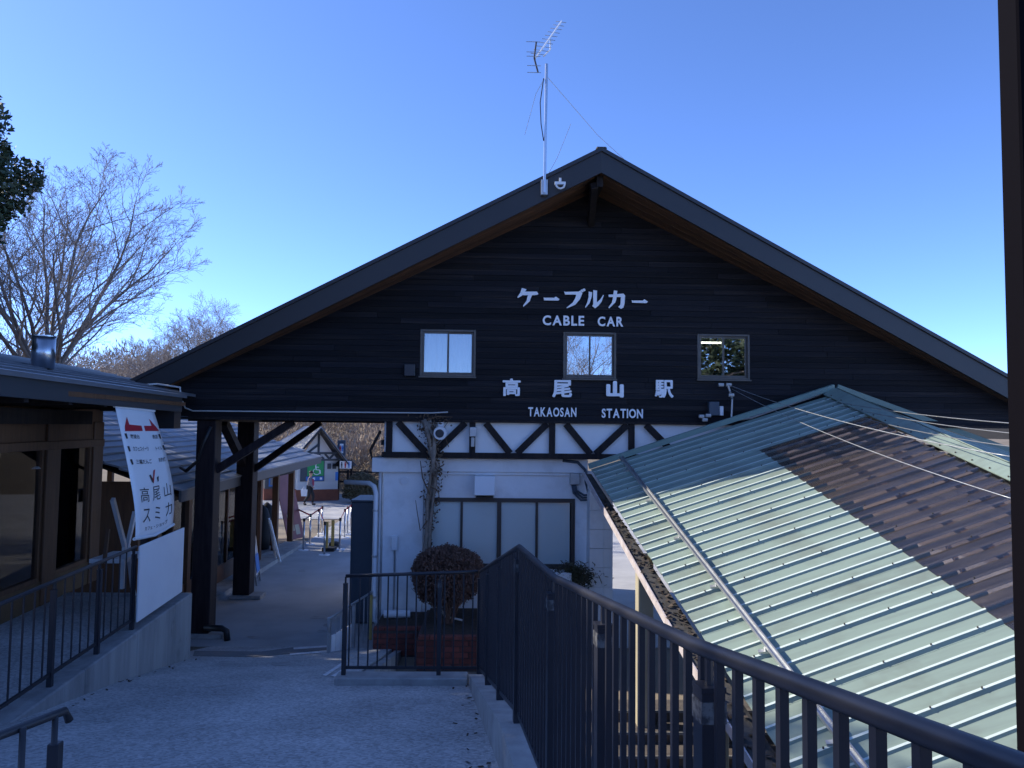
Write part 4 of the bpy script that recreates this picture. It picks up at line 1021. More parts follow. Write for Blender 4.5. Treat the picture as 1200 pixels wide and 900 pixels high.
bo = thing('hanging_banner', 'white cafe banner with red wing emblem and Japanese menu text hanging from the eave', 'banner', (bn_bl.x, bn_bl.y, bn_bl.z))
mb = MB(); NU, NVV = 8, 20
for i in range(NU+1):
    for j in range(NVV+1): mb.v.append(BN(i/NU, j/NVV))
for i in range(NU):
    for j in range(NVV): a = i*(NVV+1)+j; mb.f.append([a, a+1, a+NVV+2, a+NVV+1])
c_ = mk('cloth', mb, 'vinyl', bo, smooth=True)
so_ = c_.modifiers.new('s', 'SOLIDIFY'); so_.thickness = .003; so_.offset = 0
def print_poly(pts, m, dens=1, name='print'):
    mb = MB(); vs_ = [BN(u, v) + BNn(u, v)*.006 for u, v in pts]; mb.add(vs_, [list(range(len(vs_)))]); return mk(name, mb, m, bo, norm=False)
def print_text(s, u0, v0, u1, v1, m, off=.0):
    vs_, fs = text_mesh(s, off); xa = min(v.x for v in vs_); xb = max(v.x for v in vs_); ya = min(v.y for v in vs_); yb = max(v.y for v in vs_)
    mb = MB(); pts = []
    for v in vs_:
        u = lerp(u0, u1, (v.x-xa)/(xb-xa)); w_ = lerp(v1, v0, (v.y-ya)/(yb-ya)); pts.append(BN(u, w_)+BNn(u, w_)*.006)
    mb.add(pts, fs); mk('print', mb, m, bo, norm=False)
print_poly([(.10, .195), (.12, .155), (.215, .08), (.235, .14), (.535, .142), (.535, .185)], 'red', name='emblem')
print_poly([(.60, .185), (.60, .142), (.80, .14), (.78, .08), (.92, .15), (.96, .185)], 'red', name='emblem')
for (s_, u0, v0, u1, v1) in (('展望台', .20, .215, .42, .250), ('カフェスイーツ', .20, .31, .56, .345), ('三福だんご', .20, .41, .56, .445), ('売店', .74, .215, .88, .250), ('トイレ', .74, .315, .92, .345), ('天狗焼', .74, .41, .94, .445)): print_text(s_, u0, v0, u1, v1, 'ink', .012)
for (u, v) in ((.10, .232), (.10, .33), (.10, .43), (.94, .232), (.965, .33)): print_poly([(u-.03, v-.018), (u+.02, v-.022), (u+.03, v+.018), (u-.01, v+.022)], 'ink', name='icon')
print_poly([(.42, .535), (.46, .53), (.50, .565), (.55, .50), (.60, .495), (.51, .60)], 'red', name='emblem'); print_poly([(.42, .535), (.46, .53), (.50, .565), (.51, .60), (.47, .59)], 'ink', name='emblem'); print_poly([(.61, .56), (.66, .55), (.65, .59), (.62, .595)], 'ink', name='emblem')
for (s_, u0, v0, u1, v1) in (('高', .15, .625, .36, .735), ('尾', .46, .625, .66, .735), ('山', .76, .625, .93, .735), ('ス', .18, .785, .38, .885), ('ミ', .50, .785, .63, .885), ('カ', .76, .785, .93, .885)): print_text(s_, u0, v0, u1, v1, 'ink')
print_text('カフェ・ショップ', .24, .915, .80, .945, 'ink', .012)
mb = MB(); mb.tube([BN(-.03, .995), BN(.5, .995), BN(1.03, .995)], .022, 8); mk('bottom_bar', mb, 'pipe', bo)
mb = MB(); mb.tube([BN(-.02, .005), BN(.5, .005), BN(1.02, .005)], .018, 8); mk('top_bar', mb, 'pipe', bo)

cf = thing('cafe', 'low timber framed cafe with dark eave and metal roof on the left terrace', 'building', (-7, 10, 1.5))
FXC = -6.47                        # facade line at y = 10
def cbox(x0, x1, y0, y1, z0, z1, m, name, parent=cf, **k):
    mb = MB(); mb.hexa([CA(x0, y0, z0), CA(x1, y0, z0), CA(x1, y1, z0), CA(x0, y1, z0), CA(x0, y0, z1), CA(x1, y0, z1), CA(x1, y1, z1), CA(x0, y1, z1)]); return mk(name, mb, m, parent, **k)
zs = 1.485
def ypx(px):      # y of the facade point at photo column px
    lo, hi = 2, 20
    for _ in range(50):
        m_ = (lo+hi)/2; r = ray(px, 620); x = r.x*(m_/r.y)
        if x < CA(FXC, m_, 0).x: lo, hi = lo, m_
        else: lo = m_
        if False: pass
    return lo
def yface(px):
    r = ray(px, 620); k = r.x/r.y   # x = k*y ; facade x = FXC + (y-10)*-.088
    return (FXC+.88)/(k+.088)
cols = [(-40, -22), (48, 66), (104, 116)]
YE = 12.25
ydoor = [yface(p) for p in (-60, 50, 65, 105, 116)]
zh = 4.2 - (528-494)/880*11       # head of the glazing
for (a, b) in ((ydoor[1], ydoor[2]), (ydoor[3], ydoor[4]), (8.0, 8.25), (6.2, 6.4)):
    cbox(FXC-.14, FXC+.02, a, b, zs, 4.2, 'framewood', 'post', bevel=.008)
cbox(FXC-.12, FXC+.0, 5, ydoor[4], zs, zs+.36, 'kickwood', 'kick_board')
cbox(FXC-.13, FXC+.03, 5, ydoor[4]+.02, zh, zh+.13, 'framewood', 'head_beam', bevel=.008)
cbox(FXC-.10, FXC-.01, 5, ydoor[4], zh+.13, 4.5, 'framewood', 'upper_wall')
for a, b in ((8.27, ydoor[1]-.02), (ydoor[2]+.02, ydoor[3]-.02), (6.42, 7.98)):
    wf = cbox(FXC-.09, FXC-.01, a, a+.07, zs+.36, zh, 'framewood', 'window')
    cbox(FXC-.09, FXC-.01, b-.07, b, zs+.36, zh, 'framewood', 'frame', wf)
    cbox(FXC-.09, FXC-.01, a+.07, b-.07, zs+.36, zs+.43, 'framewood', 'frame', wf)
    cbox(FXC-.06, FXC-.05, a+.05, b-.05, zs+.40, zh, 'panecafe', 'pane', wf)
# soffit, dark beam, end wall, floor, back wall
EX0 = -5.08
cbox(-14, EX0, 4, 13.4, 4.50, 4.56, 'framewood', 'soffit')
for i in range(9):
    yb = 5.1+i*1.0; cbox(FXC+.03, EX0-.03, yb, yb+.09, 4.40, 4.498, 'darktimber', 'rafter')
cbox(FXC+.04, FXC+.26, 5, 12.3, 4.16, 4.37, 'darktimber', 'lintel')
cbox(-13.5, FXC-.142, YE, YE+.12, zs, zs+.75, 'framewood', 'end_wall')
ew = cbox(-13.5, FXC-.142, YE+.02, YE+.10, 3.95, 4.5, 'framewood', 'end_wall')
for xe_ in (-7.9, -9.3, -10.8): cbox(xe_-.05, xe_+.05, YE+.02, YE+.10, zs+.752, 3.948, 'framewood', 'mullion', ew)
cbox(-13.4, FXC-.15, YE+.055, YE+.065, zs+.752, 3.948, 'panecafe', 'pane', ew)
cbox(-13.5, -10.9, 4, YE, zs, 4.5, 'interior', 'back_wall'); cbox(-10.9, FXC-.14, 4, YE-.01, zs, zs+.02, 'kickwood', 'floor_deck')
cbox(EX0-.75, EX0-.06, 13.0, 13.35, 4.10, 4.46, 'darkmetal', 'beam_end')
# fascia and roof
mb = MB(); fa = [Vector((-4.84, 7.4, 0)), Vector((-5.40, 13.3, 0))]
fa[0] = fa[0] + (fa[0]-fa[1])*.7
zl_, zr_ = 4.49, 4.39
mb.hexa([fa[0]+Vector((-.06, 0, zl_)), fa[0]+Vector((0, 0, zl_)), fa[1]+Vector((0, 0, zr_)), fa[1]+Vector((-.06, 0, zr_)), fa[0]+Vector((-.06, 0, zl_+.26)), fa[0]+Vector((0, 0, zl_+.26)), fa[1]+Vector((0, 0, zr_+.26)), fa[1]+Vector((-.06, 0, zr_+.26))]); mk('fascia', mb, 'eavemetal', cf)
mb = MB(); mb.hexa([Vector((-12, 13.24, zr_)), Vector((-5.47, 13.24, zr_)), Vector((-5.47, 13.30, zr_)), Vector((-12, 13.30, zr_)), Vector((-12, 13.24, zr_+.255)), Vector((-5.47, 13.24, zr_+.255)), Vector((-5.47, 13.30, zr_+.255)), Vector((-12, 13.30, zr_+.255))]); mk('fascia', mb, 'eavemetal', cf)
for i in range(9):
    x0, x1 = EX0+.06-i*.36, EX0+.06-(i+1)*.36+.01; z0, z1 = 4.70+i*.078, 4.70+(i+1)*.078-.02
    mb = MB(); y0, y1 = 3.4, 13.28 if i < 1 else 16.5
    mb.hexa([CA(x0, y0, z0-.03), CA(x0, y1, z0-.07), CA(x1, y1, z1-.07), CA(x1, y0, z1-.03), CA(x0, y0, z0+.025), CA(x0, y1, z0-.015), CA(x1, y1, z1-.02), CA(x1, y0, z1+.02)]); mk('roof_panel', mb, 'roofmetal', cf)
c = P(50, 432, 10.6)
fp = MB(); fp.tube([(c.x, 10.6, c.z), (c.x, 10.6, c.z+.44)], .145, 24); ch = mk('chimney', fp, 'steel', cf, smooth=False)
for p in ch.data.polygons: p.use_smooth = len(p.vertices) == 4
mb = MB(); mb.tube([(c.x, 10.6, c.z+.442), (c.x, 10.6, c.z+.46)], .155, 24); mk('rim', mb, 'steel', ch)
for dx in (-.1, .1, 0):
    mb = MB(); mb.box((c.x+dx-.015, 10.6-.05, c.z-.16), (c.x+dx+.015, 10.6-.02, c.z-.001)); mk('leg', mb, 'darkmetal', ch)
lf = MB(); rl_ = random.Random(21)
for i in range(50):
    if i % 2: y = rl_.uniform(6.8, 12.2); x = CA(W0, y, 0).x + .02 + abs(rl_.gauss(0, .10))
    else: y = rl_.uniform(4.8, 9.1); x = kx(y) - .15 - abs(rl_.gauss(0, .10))
    c = Vector((x, y, G(y)+.008)); q = Vector((rl_.uniform(-1, 1), rl_.uniform(-1, 1), rl_.uniform(-.2, .3))).normalized()*rl_.uniform(.012, .026); r2 = q.cross(Vector((rl_.uniform(-.2, .2), rl_.uniform(-.2, .2), 1))).normalized()*rl_.uniform(.006, .014); lf.quad(c-q-r2, c+q-r2, c+q+r2, c-q+r2)
o = mk('fallen_leaves', lf, 'litter'); o['kind'] = 'stuff'
# inside the cafe: pendant lamp shade, counter, tables with stools
pn = MB(); c = P(24, 549, 11.3); pn.tube([c+Vector((0, 0, .28)), c+Vector((0, 0, .2)), c], [.03, .08, .3], 16, cap=False); pn.tube([c+Vector((0, 0, .28)), (c.x, c.y, 4.5)], .01, 5)
tag(mk('pendant_lamp', pn, 'pipe'), 'white cone pendant lamp shade inside the cafe window', 'lamp')
def cafe_table(x, y, i):
    c = CA(x, y, zs+.02); o = thing('cafe_table', ('nearer' if i == 0 else 'farther')+' of two small tables behind the cafe glass', 'table', c, 'tables inside the cafe')
    mb = MB(); mb.box((c.x-.35, c.y-.35, c.z+.70), (c.x+.35, c.y+.35, c.z+.735)); mk('tabletop', mb, 'kickwood', o)
    for sx in (-.3, .3):
        for sy in (-.3, .3): mb = MB(); mb.box((c.x+sx-.02, c.y+sy-.02, c.z), (c.x+sx+.02, c.y+sy+.02, c.z+.70)); mk('leg', mb, 'darkmetal', o)
cafe_table(-7.6, 9.3, 0); cafe_table(-7.8, 11.0, 1)
mb = MB(); c = CA(-10.2, 10.5, zs+.02); mb.box((c.x-.3, 8.6, c.z), (c.x+.3, 12.0, c.z+1.0)); tag(mk('counter', mb, 'panelwhite'), 'pale counter at the back of the cafe', 'counter')
# folding white stand on the terrace
fs_ = thing('folding_stand', 'folded white wooden easel stand on the terrace behind the railing', 'stand', CA(-5.3, 10.9, zs))
def PXc(px, py, x10=-5.35):
    r = ray(px, py); k = r.x/r.y; y = (x10+.88)/(k+.088); return CAMP + r*(y/r.y)
for a, b in (((132, 585), (146, 640)), ((146, 640), (143, 690)), ((150, 640), (157, 700)), ((158, 600), (147, 650))):
    mb = MB(); mb.beam(PXc(*a), PXc(*b), .05, .07); mk('leg', mb, 'pipe', fs_)
mb = MB(); c = PXc(143, 652); mb.box((c.x-.3, c.y-.35, c.z-.04), (c.x+.2, c.y+.35, c.z+.02)); mk('shelf', mb, 'pipe', fs_)
mb = MB(); mb.beam(PXc(122, 660), PXc(127, 620), .04, .05); mk('leg', mb, 'framewood', fs_)

# ------------------------------------------------------------------ shop row beyond, on the left of the path
sp = thing('shop_building', 'long low shop row with shingled roof and posts on the left of the far path', 'building', (-7.5, 20, 0))
EXS, YS0, YS1, ZE = -6.0, 14.9, 27.0, 2.93
TIL = .0145      # slight rise of the eave line
def SZ(y): return ZE + (y-20)*TIL
def sbox(x0, x1, y0, y1, z0, z1, m, name, parent=sp, **k): mb = MB(); mb.box((x0, y0, z0), (x1, y1, z1)); return mk(name, mb, m, parent, **k)
mb = MB(); mb.hexa([(EXS-.05, YS0, SZ(YS0)-.20), (EXS, YS0, SZ(YS0)-.20), (EXS, YS1, SZ(YS1)-.20), (EXS-.05, YS1, SZ(YS1)-.20), (EXS-.05, YS0, SZ(YS0)+.02), (EXS, YS0, SZ(YS0)+.02), (EXS, YS1, SZ(YS1)+.02), (EXS-.05, YS1, SZ(YS1)+.02)]); mk('fascia', mb, 'shopfascia', sp)
ncr, cw = 15, .30
for i in range(ncr):
    for j in range(12):
        y0 = YS0-.05 + j*1.02 - (.5 if i % 2 else 0); y1 = y0+1.012
        y0, y1 = max(y0, YS0-.05), min(y1, YS1+.05)
        if y1-y0 < .06: continue
        x0, x1 = EXS+.02-i*cw, EXS+.02-(i+1)*cw-.02; dz = .006*random.random()
        za0, zb0 = SZ(y0)+.05+i*cw*.36, SZ(y1)+.05+i*cw*.36; za1, zb1 = SZ(y0)+.02+(i+1)*cw*.36, SZ(y1)+.02+(i+1)*cw*.36
        mb = MB(); mb.hexa([(x0, y0, za0-.03), (x0, y1, zb0-.03), (x1, y1, zb1-.03), (x1, y0, za1-.03), (x0, y0, za0+dz), (x0, y1, zb0+dz), (x1, y1, zb1+dz), (x1, y0, za1+dz)]); mk('shingle', mb, 'shoproof', sp)
xr_ = EXS-ncr*cw; zr = SZ(20)+ncr*cw*.36
mb = MB(); mb.hexa([(xr_, YS0, zr-.1), (xr_, YS1, zr), (-16, YS1, 2.6), (-16, YS0, 2.6), (xr_, YS0, zr+.03), (xr_, YS1, zr+.1), (-16, YS1, 2.7), (-16, YS0, 2.7)]); mk('roof', mb, 'shoproof', sp)
mb = MB(); mb.hexa([(EXS-.05, YS0+.1, SZ(YS0)-.12), (EXS-.05, YS1, SZ(YS1)-.12), (xr_, YS1, zr-.12), (xr_, YS0+.1, zr-.22), (EXS-.05, YS0+.1, SZ(YS0)-.08), (EXS-.05, YS1, SZ(YS1)-.08), (xr_, YS1, zr-.08), (xr_, YS0+.1, zr-.18)]); mk('soffit', mb, 'darktimber', sp)
FS = -6.95
yps = [16.0, 17.6, 19.3, 21.2, 23.0, 24.8, 26.7]
for y in yps: sbox(FS-.09, FS+.09, y-.09, y+.09, 0, 2.85, 'framewood', 'post')
sbox(FS-.08, FS+.08, YS0+.6, YS1-.2, 2.5, 2.68, 'darktimber', 'beam')
sbox(FS-.15, FS+.55, YS0+.6, YS1-.2, .0, .12, 'kerb', 'plinth')
for i, (a, b) in enumerate(zip(yps, yps[1:])):
    if i > 3: continue
    f_ = sbox(FS-.04, FS+.04, a+.1, b-.1, .13, .55, 'framewood', 'shop_window')
    sbox(FS-.02, FS+.0, a+.1, b-.1, .56, 2.49, 'panecafe', 'pane', f_)
    sbox(FS-.04, FS+.04, (a+b)/2-.04, (a+b)/2+.04, .56, 2.49, 'framewood', 'mullion', f_)
sbox(-12, -11.9, YS0+.6, 22.2, 0, 3.2, 'interior', 'back_wall'); sbox(-12, FS-.1, YS0+.6, YS1-.3, .0, .04, 'concrete', 'floor_deck')
sbox(-12, FS-.1, YS0+.55, YS0+.65, 0, 3.0, 'framewood', 'end_wall')
for y in (22.4, 24.0, 25.6, 26.8): sbox(-11.95, -11.8, y-.07, y+.07, 0, 3.4, 'framewood', 'post')
sbox(-12, -11.85, 22.2, 26.9, 0, .8, 'darktimber', 'back_rail')

# boards along the shop front
def leaning_board(name, label, foot, wdv, htv, m, legm=None, legs=True, text=None):
    f = Vector(foot); o = thing(name, label, 'signboard', f); wv, hv = Vector(wdv), Vector(htv); n = wv.cross(hv).normalized()
    lo_ = .16 if legs else 0.0
    mb = MB(); q = [f+hv*lo_, f+wv+hv*lo_, f+wv+hv, f+hv]; mb.prism(q, n*.03); mk('board', mb, m, o)
    if legs:
        for s in (.04, .96):
            mb = MB(); mb.beam(f+wv*s, f+wv*s+hv*1.0, .04, .04); mk('leg', mb, legm or 'steel', o)
            mb = MB(); b = f+wv*s+hv; mb.beam(b, (b.x-hv.x*1.6-.35, b.y-hv.y, 0.0), .035, .035); mk('leg', mb, legm or 'steel', o)
        mb = MB(); mb.beam(f+hv*.09, f+wv+hv*.09, .03, .03); mk('crossbar', mb, legm or 'steel', o)
    return o, n
c = PZ(328, 655, 0)
def sgn(pxs, zb, x, wd_dir): pass
o, n = leaning_board('easel_sign', 'white framed easel sign on the path, nearer of the two white boards on the right', (PZ(327, 655, 0).x, PZ(327, 655, 0).y, 0), (.22, -.62, 0), (-.38, .1, 1.25), 'panelwhite', 'pipe')
f0_ = PZ(305, 680, 0)
o, n = leaning_board('easel_sign', 'pale blue and white easel sign beside the second dark pillar', (f0_.x, f0_.y, 0), (.12, -.72, 0), (-.22, .0, 1.5), 'vinyl', 'steel')
mb = MB(); f = Vector((f0_.x, f0_.y, 0)); wv, hv = Vector((.12, -.72, 0)), Vector((-.22, 0, 1.5)); n = -wv.cross(hv).normalized() if wv.cross(hv).x < 0 else wv.cross(hv).normalized()
mb.prism([f+wv*.1+hv*.2+n*.035, f+wv*.9+hv*.2+n*.035, f+wv*.9+hv*.5+n*.035, f+wv*.1+hv*.5+n*.035], n*.004); mk('blue_field', mb, 'signblue', o)
f1 = PZ(345, 632, 0)
o, n = leaning_board('tall_board', 'tall faded red board leaning at the end of the shop row', (PZ(337, 634, 0).x, PZ(337, 634, 0).y, 0), (.35, .95, 0), (-.62, .12, 2.5), 'reddull', legs=False)
mb = MB(); f = Vector((PZ(337, 634, 0).x, PZ(337, 634, 0).y, 0)); wv, hv = Vector((.35, .95, 0)), Vector((-.62, .12, 2.5)); n = wv.cross(hv).normalized()
for (a, b, c2, d) in ((.2, .12, .5, .36), (.55, .06, .8, .2)):
    m2 = MB(); m2.prism([f+wv*a+hv*b+n*.032, f+wv*c2+hv*b+n*.032, f+wv*c2+hv*d+n*.032, f+wv*a+hv*d+n*.032], n*.003); mk('poster', m2, 'beige', o)
# seated dark goods / sacks beside the boards
rr = random.Random(2)
for i, (px, py) in enumerate(((322, 645), (327, 640))):
    c = PZ(px, py, 0); mb = MB(); c.x -= .45
    mb.tube([(c.x, c.y, .05), (c.x, c.y, .5), (c.x+.03, c.y, 1.0), (c.x, c.y, 1.35), (c.x, c.y, 1.5)], [.25, .28, .26, .18, .03], 14); tag(mk('covered_stool_stack', mb, 'black', smooth=True), ('nearer' if i == 0 else 'farther')+' of two dark covered stacks beside the red board', 'stack', 'dark covered stacks at the shop')

# queue barriers
bt = {}
def stanchion(x, y, belts, label):
    o = thing('queue_barrier', label, 'barrier', (x, y, 0), 'queue barrier posts on the far path')
    if 'post' not in bt:
        mb = MB(); mb.tube([(x, y, .025), (x, y, .96)], .032, 12); bt['post'] = mk('post', mb, 'steel', o, smooth=True)
        mb = MB(); mb.tube([(x, y, 0), (x, y, .018), (x, y, .03)], [.18, .17, .05], 20); bt['base'] = mk('base', mb, 'pipe', o)
        mb = MB(); mb.tube([(x, y, .965), (x, y, 1.06)], .042, 12); bt['head'] = mk('head', mb, 'black', o)
    else:
        for k in ('post', 'base', 'head'): inst(bt[k], o, (0, 0, 0))
    for (x2, y2, m) in belts:
        d = Vector((x2-x, y2-y, 0)); n = d.length
        if n < .1: continue
        d.normalize(); mb = MB(); mb.hexa([Vector((x, y, .985))+d*.05+Vector((-d.y, d.x, 0))*s*.003+Vector((0, 0, 0)) for s in (-1, 1)] + [Vector((x2, y2, .985))-d*.05+Vector((-d.y, d.x, 0))*s*.003 for s in (1, -1)] +
             [Vector((x, y, 1.04))+d*.05+Vector((-d.y, d.x, 0))*s*.003 for s in (-1, 1)] + [Vector((x2, y2, 1.04))-d*.05+Vector((-d.y, d.x, 0))*s*.003 for s in (1, -1)]); mk('belt', mb, m, o)
SP_ = [PZ(*p, 0) for p in ((380, 650.4), (355.5, 645), (363, 638), (373, 630), (377, 625.5), (398, 644), (403.6, 630), (407, 626), (411, 622.7), (419, 622.7), (347, 628))]
SB = {0: [(3, 'ropered')], 1: [(2, 'cabinet')], 2: [(10, 'ropered'), (4, 'ropered')], 5: [(6, 'ropered')], 6: [(7, 'ropered')], 8: [(9, 'ropered')], 7: [(8, 'ropered')]}
SL = ['queue barrier post nearest to the camera, at the left end of the yellow board', 'queue barrier post nearest to the tall red board', 'queue barrier post next beyond the one nearest the red board', 'queue barrier post linked by a red belt to the nearest one', 'queue barrier post close behind the walking person', 'nearest queue barrier post of the right hand row', 'second queue barrier post of the right hand row', 'third queue barrier post of the right hand row', 'left one of the farthest pair of queue barrier posts', 'right one of the farthest pair, before the dark locker', 'queue barrier post at the far end of the red belt by the toilet block']
for i, p in enumerate(SP_): stanchion(p.x, p.y, [(SP_[j].x, SP_[j].y, m) for j, m in SB.get(i, [])], SL[i])
c = PZ(386, 645, 0)
yb_ = thing('barrier_board', 'yellow upright notice board among the queue barriers', 'board', (c.x, c.y, 0))
for dx in (-.055, .055):
    mb = MB(); mb.box((c.x+dx-.05, c.y+dx*4-.02, .12), (c.x+dx+.05, c.y+dx*4+.02, .98)); mk('panel', mb, 'yellowboard', yb_)
mb = MB(); mb.box((c.x-.2, c.y-.25, 0), (c.x+.2, c.y+.25, .11)); mk('base', mb, 'black', yb_)
c = PZ(392, 640, 0); mb = MB(); mb.tube([(c.x, c.y, 0), (c.x, c.y, .12), (c.x, c.y, .16)], [.2, .2, .1], 14); tag(mk('weight', mb, 'black'), 'black round weight on the ground beside the yellow notice board', 'weight')

# ------------------------------------------------------------------ toilet block in the distance
tb = thing('toilet_block', 'small white toilet house with steep dark gable at the far end of the path', 'building', (-9, 42.5, 0))
ang = R(22); o_ = Vector((-9.55, 41.8, 0)); ex = Vector((math.cos(ang), math.sin(ang), 0)); ey = Vector((-math.sin(ang), math.cos(ang), 0))
def T(a, b, z): return o_ + ex*a + ey*b + Vector((0, 0, z))
def tbox(a0, a1, b0, b1, z0, z1, m, name, parent=tb, **k): mb = MB(); mb.hexa([T(a0, b0, z0), T(a1, b0, z0), T(a1, b1, z0), T(a0, b1, z0), T(a0, b0, z1), T(a1, b0, z1), T(a1, b1, z1), T(a0, b1, z1)]); return mk(name, mb, m, parent, **k)
tbox(-1.05, 1.25, 0, 5, 0, .62, 'redbase', 'base'); tbox(-.99, 1.19, .06, 5, .62, 2.15, 'siding', 'wall')
tbox(-2.6, -1.05, 1.2, 5, 0, .62, 'redbase', 'base'); tbox(-2.55, -.99, 1.26, 5, .62, 2.15, 'shopfascia', 'wall')
for k in range(11): tbox(-1.0, 1.2, .035, .058, .63+k*.138, .63+k*.138+.13, 'siding', 'siding_board')
tbox(-2.35, -1.2, 1.225, 1.258, .75, 2.1, 'signblue', 'notice_board'); tbox(-2.28, -1.27, 1.212, 1.224, .82, 2.04, 'concrete', 'notice_sheet')
ap_z = 4.0
for s in (-1, 1):
    mb = MB(); a = [T(.1, -.75, ap_z), T(.1+s*1.55, -.75, 2.02), T(.1+s*1.55, 5.5, 2.02), T(.1, 5.5, ap_z)]
    if s < 0: a = [T(.1, -.75, ap_z), T(.1+s*1.45, -.75, 2.25), T(.1+s*3.6, 5.5, 1.7), T(.1, 5.5, ap_z)]
    mb.hexa(a + [p+Vector((0, 0, .09)) for p in a]); mk('roof', mb, 'shoproof', tb)
    mb = MB(); mb.beam(T(.1, -.78, ap_z-.02), T(.1+s*1.5, -.78, (2.08 if s > 0 else 2.2)-.02), .06, .22, (0, -1, 0.01)); mk('barge_board', mb, 'darkmetal', tb)
mb = MB(); mb.prism([T(-1.0, .03, 2.16), T(1.2, .03, 2.16), T(.1, .03, 3.75)], ey*.1); mk('gable_panel', mb, 'white', tb)
for (a, z0, b, z1) in ((.1, 2.6, .1, 3.7), (-.9, 2.62, 1.1, 2.62), (-1.0, 2.25, 1.2, 2.25), (-.75, 2.3, -.5, 2.58), (-.25, 2.58, -.5, 2.3), (-.2, 2.3, .1, 2.58), (.4, 2.3, .1, 2.58), (.45, 2.58, .7, 2.3), (.95, 2.58, .7, 2.3), (.1, 3.1, -.5, 2.62)):
    mb = MB(); mb.beam(T(a, -.0, z0), T(b, -.0, z1), .11, .06, (0, -1, .01)); mk('timber', mb, 'cabinet', tb)
sg = thing('accessible_toilet_sign', 'green wheelchair sign over a blue strip on the far toilet wall', 'sign', T(-.3, 0, 1.6))
def tq(a0, a1, z0, z1, m, name, parent, d=.02, off=.0):
    return tbox(a0, a1, -d-off, .034-off if off == 0 else -off, z0, z1, m, name, parent)
tq(-.85, .45, 1.08, 2.28, 'cabinet', 'backing', sg, .0); tq(-.48, .40, 1.38, 2.2, 'signgreen', 'green_panel', sg, .03)
tq(-.55, .40, 1.12, 1.34, 'signblue', 'blue_strip', sg, .03)
mb = MB(); mb.tube([T(-.04, -.04, 2.05), T(-.04, -.045, 2.05)], .07, 12); ring = [T(.02+.19*math.cos(a), -.04, 1.62+.17*math.sin(a)) for a in [2.2+k*.35 for k in range(14)]]; mb.tube(ring, .022, 5)
mb.tube([T(-.04, -.04, 1.97), T(-.02, -.04, 1.72), T(.16, -.04, 1.70), T(.22, -.04, 1.50)], .035, 6); mb.tube([T(-.03, -.04, 1.86), T(.13, -.04, 1.85)], .025, 5); mk('symbol', mb, 'letter', sg)
for k, a in enumerate((-.42, -.18, .2)):
    mb = MB(); mb.box((0, 0, 0), (0, 0, 0)); q = MB(); q.hexa([T(a, -.045, 1.17), T(a+.12, -.045, 1.17), T(a+.12, -.034, 1.17), T(a, -.034, 1.17), T(a, -.045, 1.29), T(a+.12, -.045, 1.29), T(a+.12, -.034, 1.29), T(a, -.034, 1.29)]); mk('symbol', q, 'letter', sg)
nt_ = thing('notice_sheets', 'two small grey notices on the far white toilet wall right of the green sign', 'notice', T(.8, 0, 1.9))
tq(.6, .8, 1.75, 2.05, 'cabinet', 'sheet', nt_, .01); tq(.88, 1.08, 1.75, 2.05, 'cabinet', 'sheet', nt_, .01)
# second pavilion with the restroom pictogram signs
pv = thing('toilet_entrance', 'small dark roofed toilet entrance with pictogram sign right of the toilet house', 'shelter', (-7.6, 43.5, 0))
def pq(px0, py0, px1, py1, y, dep): a = P(px0, py1, y); b = P(px1, py0, y); return (a.x, y-dep, a.z), (b.x, y, b.z)
a, b = pq(394, 539, 418, 545, 43, 1.2); mb = MB(); mb.hexa([(a[0], a[1], a[2]), (b[0], a[1], a[2]), (b[0], b[1], a[2]), (a[0], b[1], a[2]), (a[0]+.3, a[1]+.4, b[2]), (b[0]-.3, a[1]+.4, b[2]), (b[0]-.3, b[1], b[2]), (a[0]+.3, b[1], b[2])]); mk('roof', mb, 'darktimber', pv)
for px in (396, 411):
    a, b = pq(px-1.2, 545, px+1.2, 592, 42.8, .12); mb = MB(); mb.box(a, (b[0], b[1], P(px, 545, 42.8).z)); q0 = P(px, 592, 42.8); mb = MB(); mb.box((q0.x-.06, 42.7, 0), (q0.x+.06, 42.82, P(px, 544, 42.8).z)); mk('post', mb, 'darktimber', pv)
def pict(o, px, pyc, y, m, hpx):
    s = hpx/880*y; c = P(px, pyc, y); mb = MB(); mb.tube([(c.x, y-.02, c.z+s*.38), (c.x, y-.03, c.z+s*.38)], s*.11, 10)
    mb.box((c.x-s*.13, y-.03, c.z-s*.12), (c.x+s*.13, y-.02, c.z+s*.25)); mb.box((c.x-s*.10, y-.03, c.z-s*.48), (c.x-s*.02, y-.02, c.z-s*.121)); mb.box((c.x+s*.02, y-.03, c.z-s*.48), (c.x+s*.10, y-.02, c.z-s*.121)); mk('symbol', mb, m, o)
ys_ = 41.6
s1 = thing('restroom_sign', 'white sign with red and blue restroom figures under the small dark roof', 'sign', P(405, 549, ys_))
a, b = pq(398, 540.5, 411.5, 549, ys_, .1); mb = MB(); mb.box((a[0], ys_, a[2]), (b[0], ys_+.1, b[2])); mk('panel', mb, 'panelwhite', s1)
pict(s1, 400.5, 544.8, ys_, 'cabinet', 7); pict(s1, 404.8, 544.8, ys_, 'ropered', 7); pict(s1, 409, 544.8, ys_, 'signblue', 7)
s2 = thing('restroom_sign', 'dark box sign with red and blue figures right of the steep gable', 'sign', P(402, 530, 43.5))
ys2 = 43.4
a, b = pq(395, 516, 404.5, 534, ys2, .3); mb = MB(); mb.box((a[0], ys2, a[2]), (b[0], ys2+.3, b[2])); mk('housing', mb, 'cabinet', s2)
a, b = pq(398, 520, 402.5, 531, ys2, .01); mb = MB(); mb.box((a[0], ys2-.012, a[2]), (b[0], ys2-.001, b[2])); mk('panel', mb, 'panelwhite', s2)
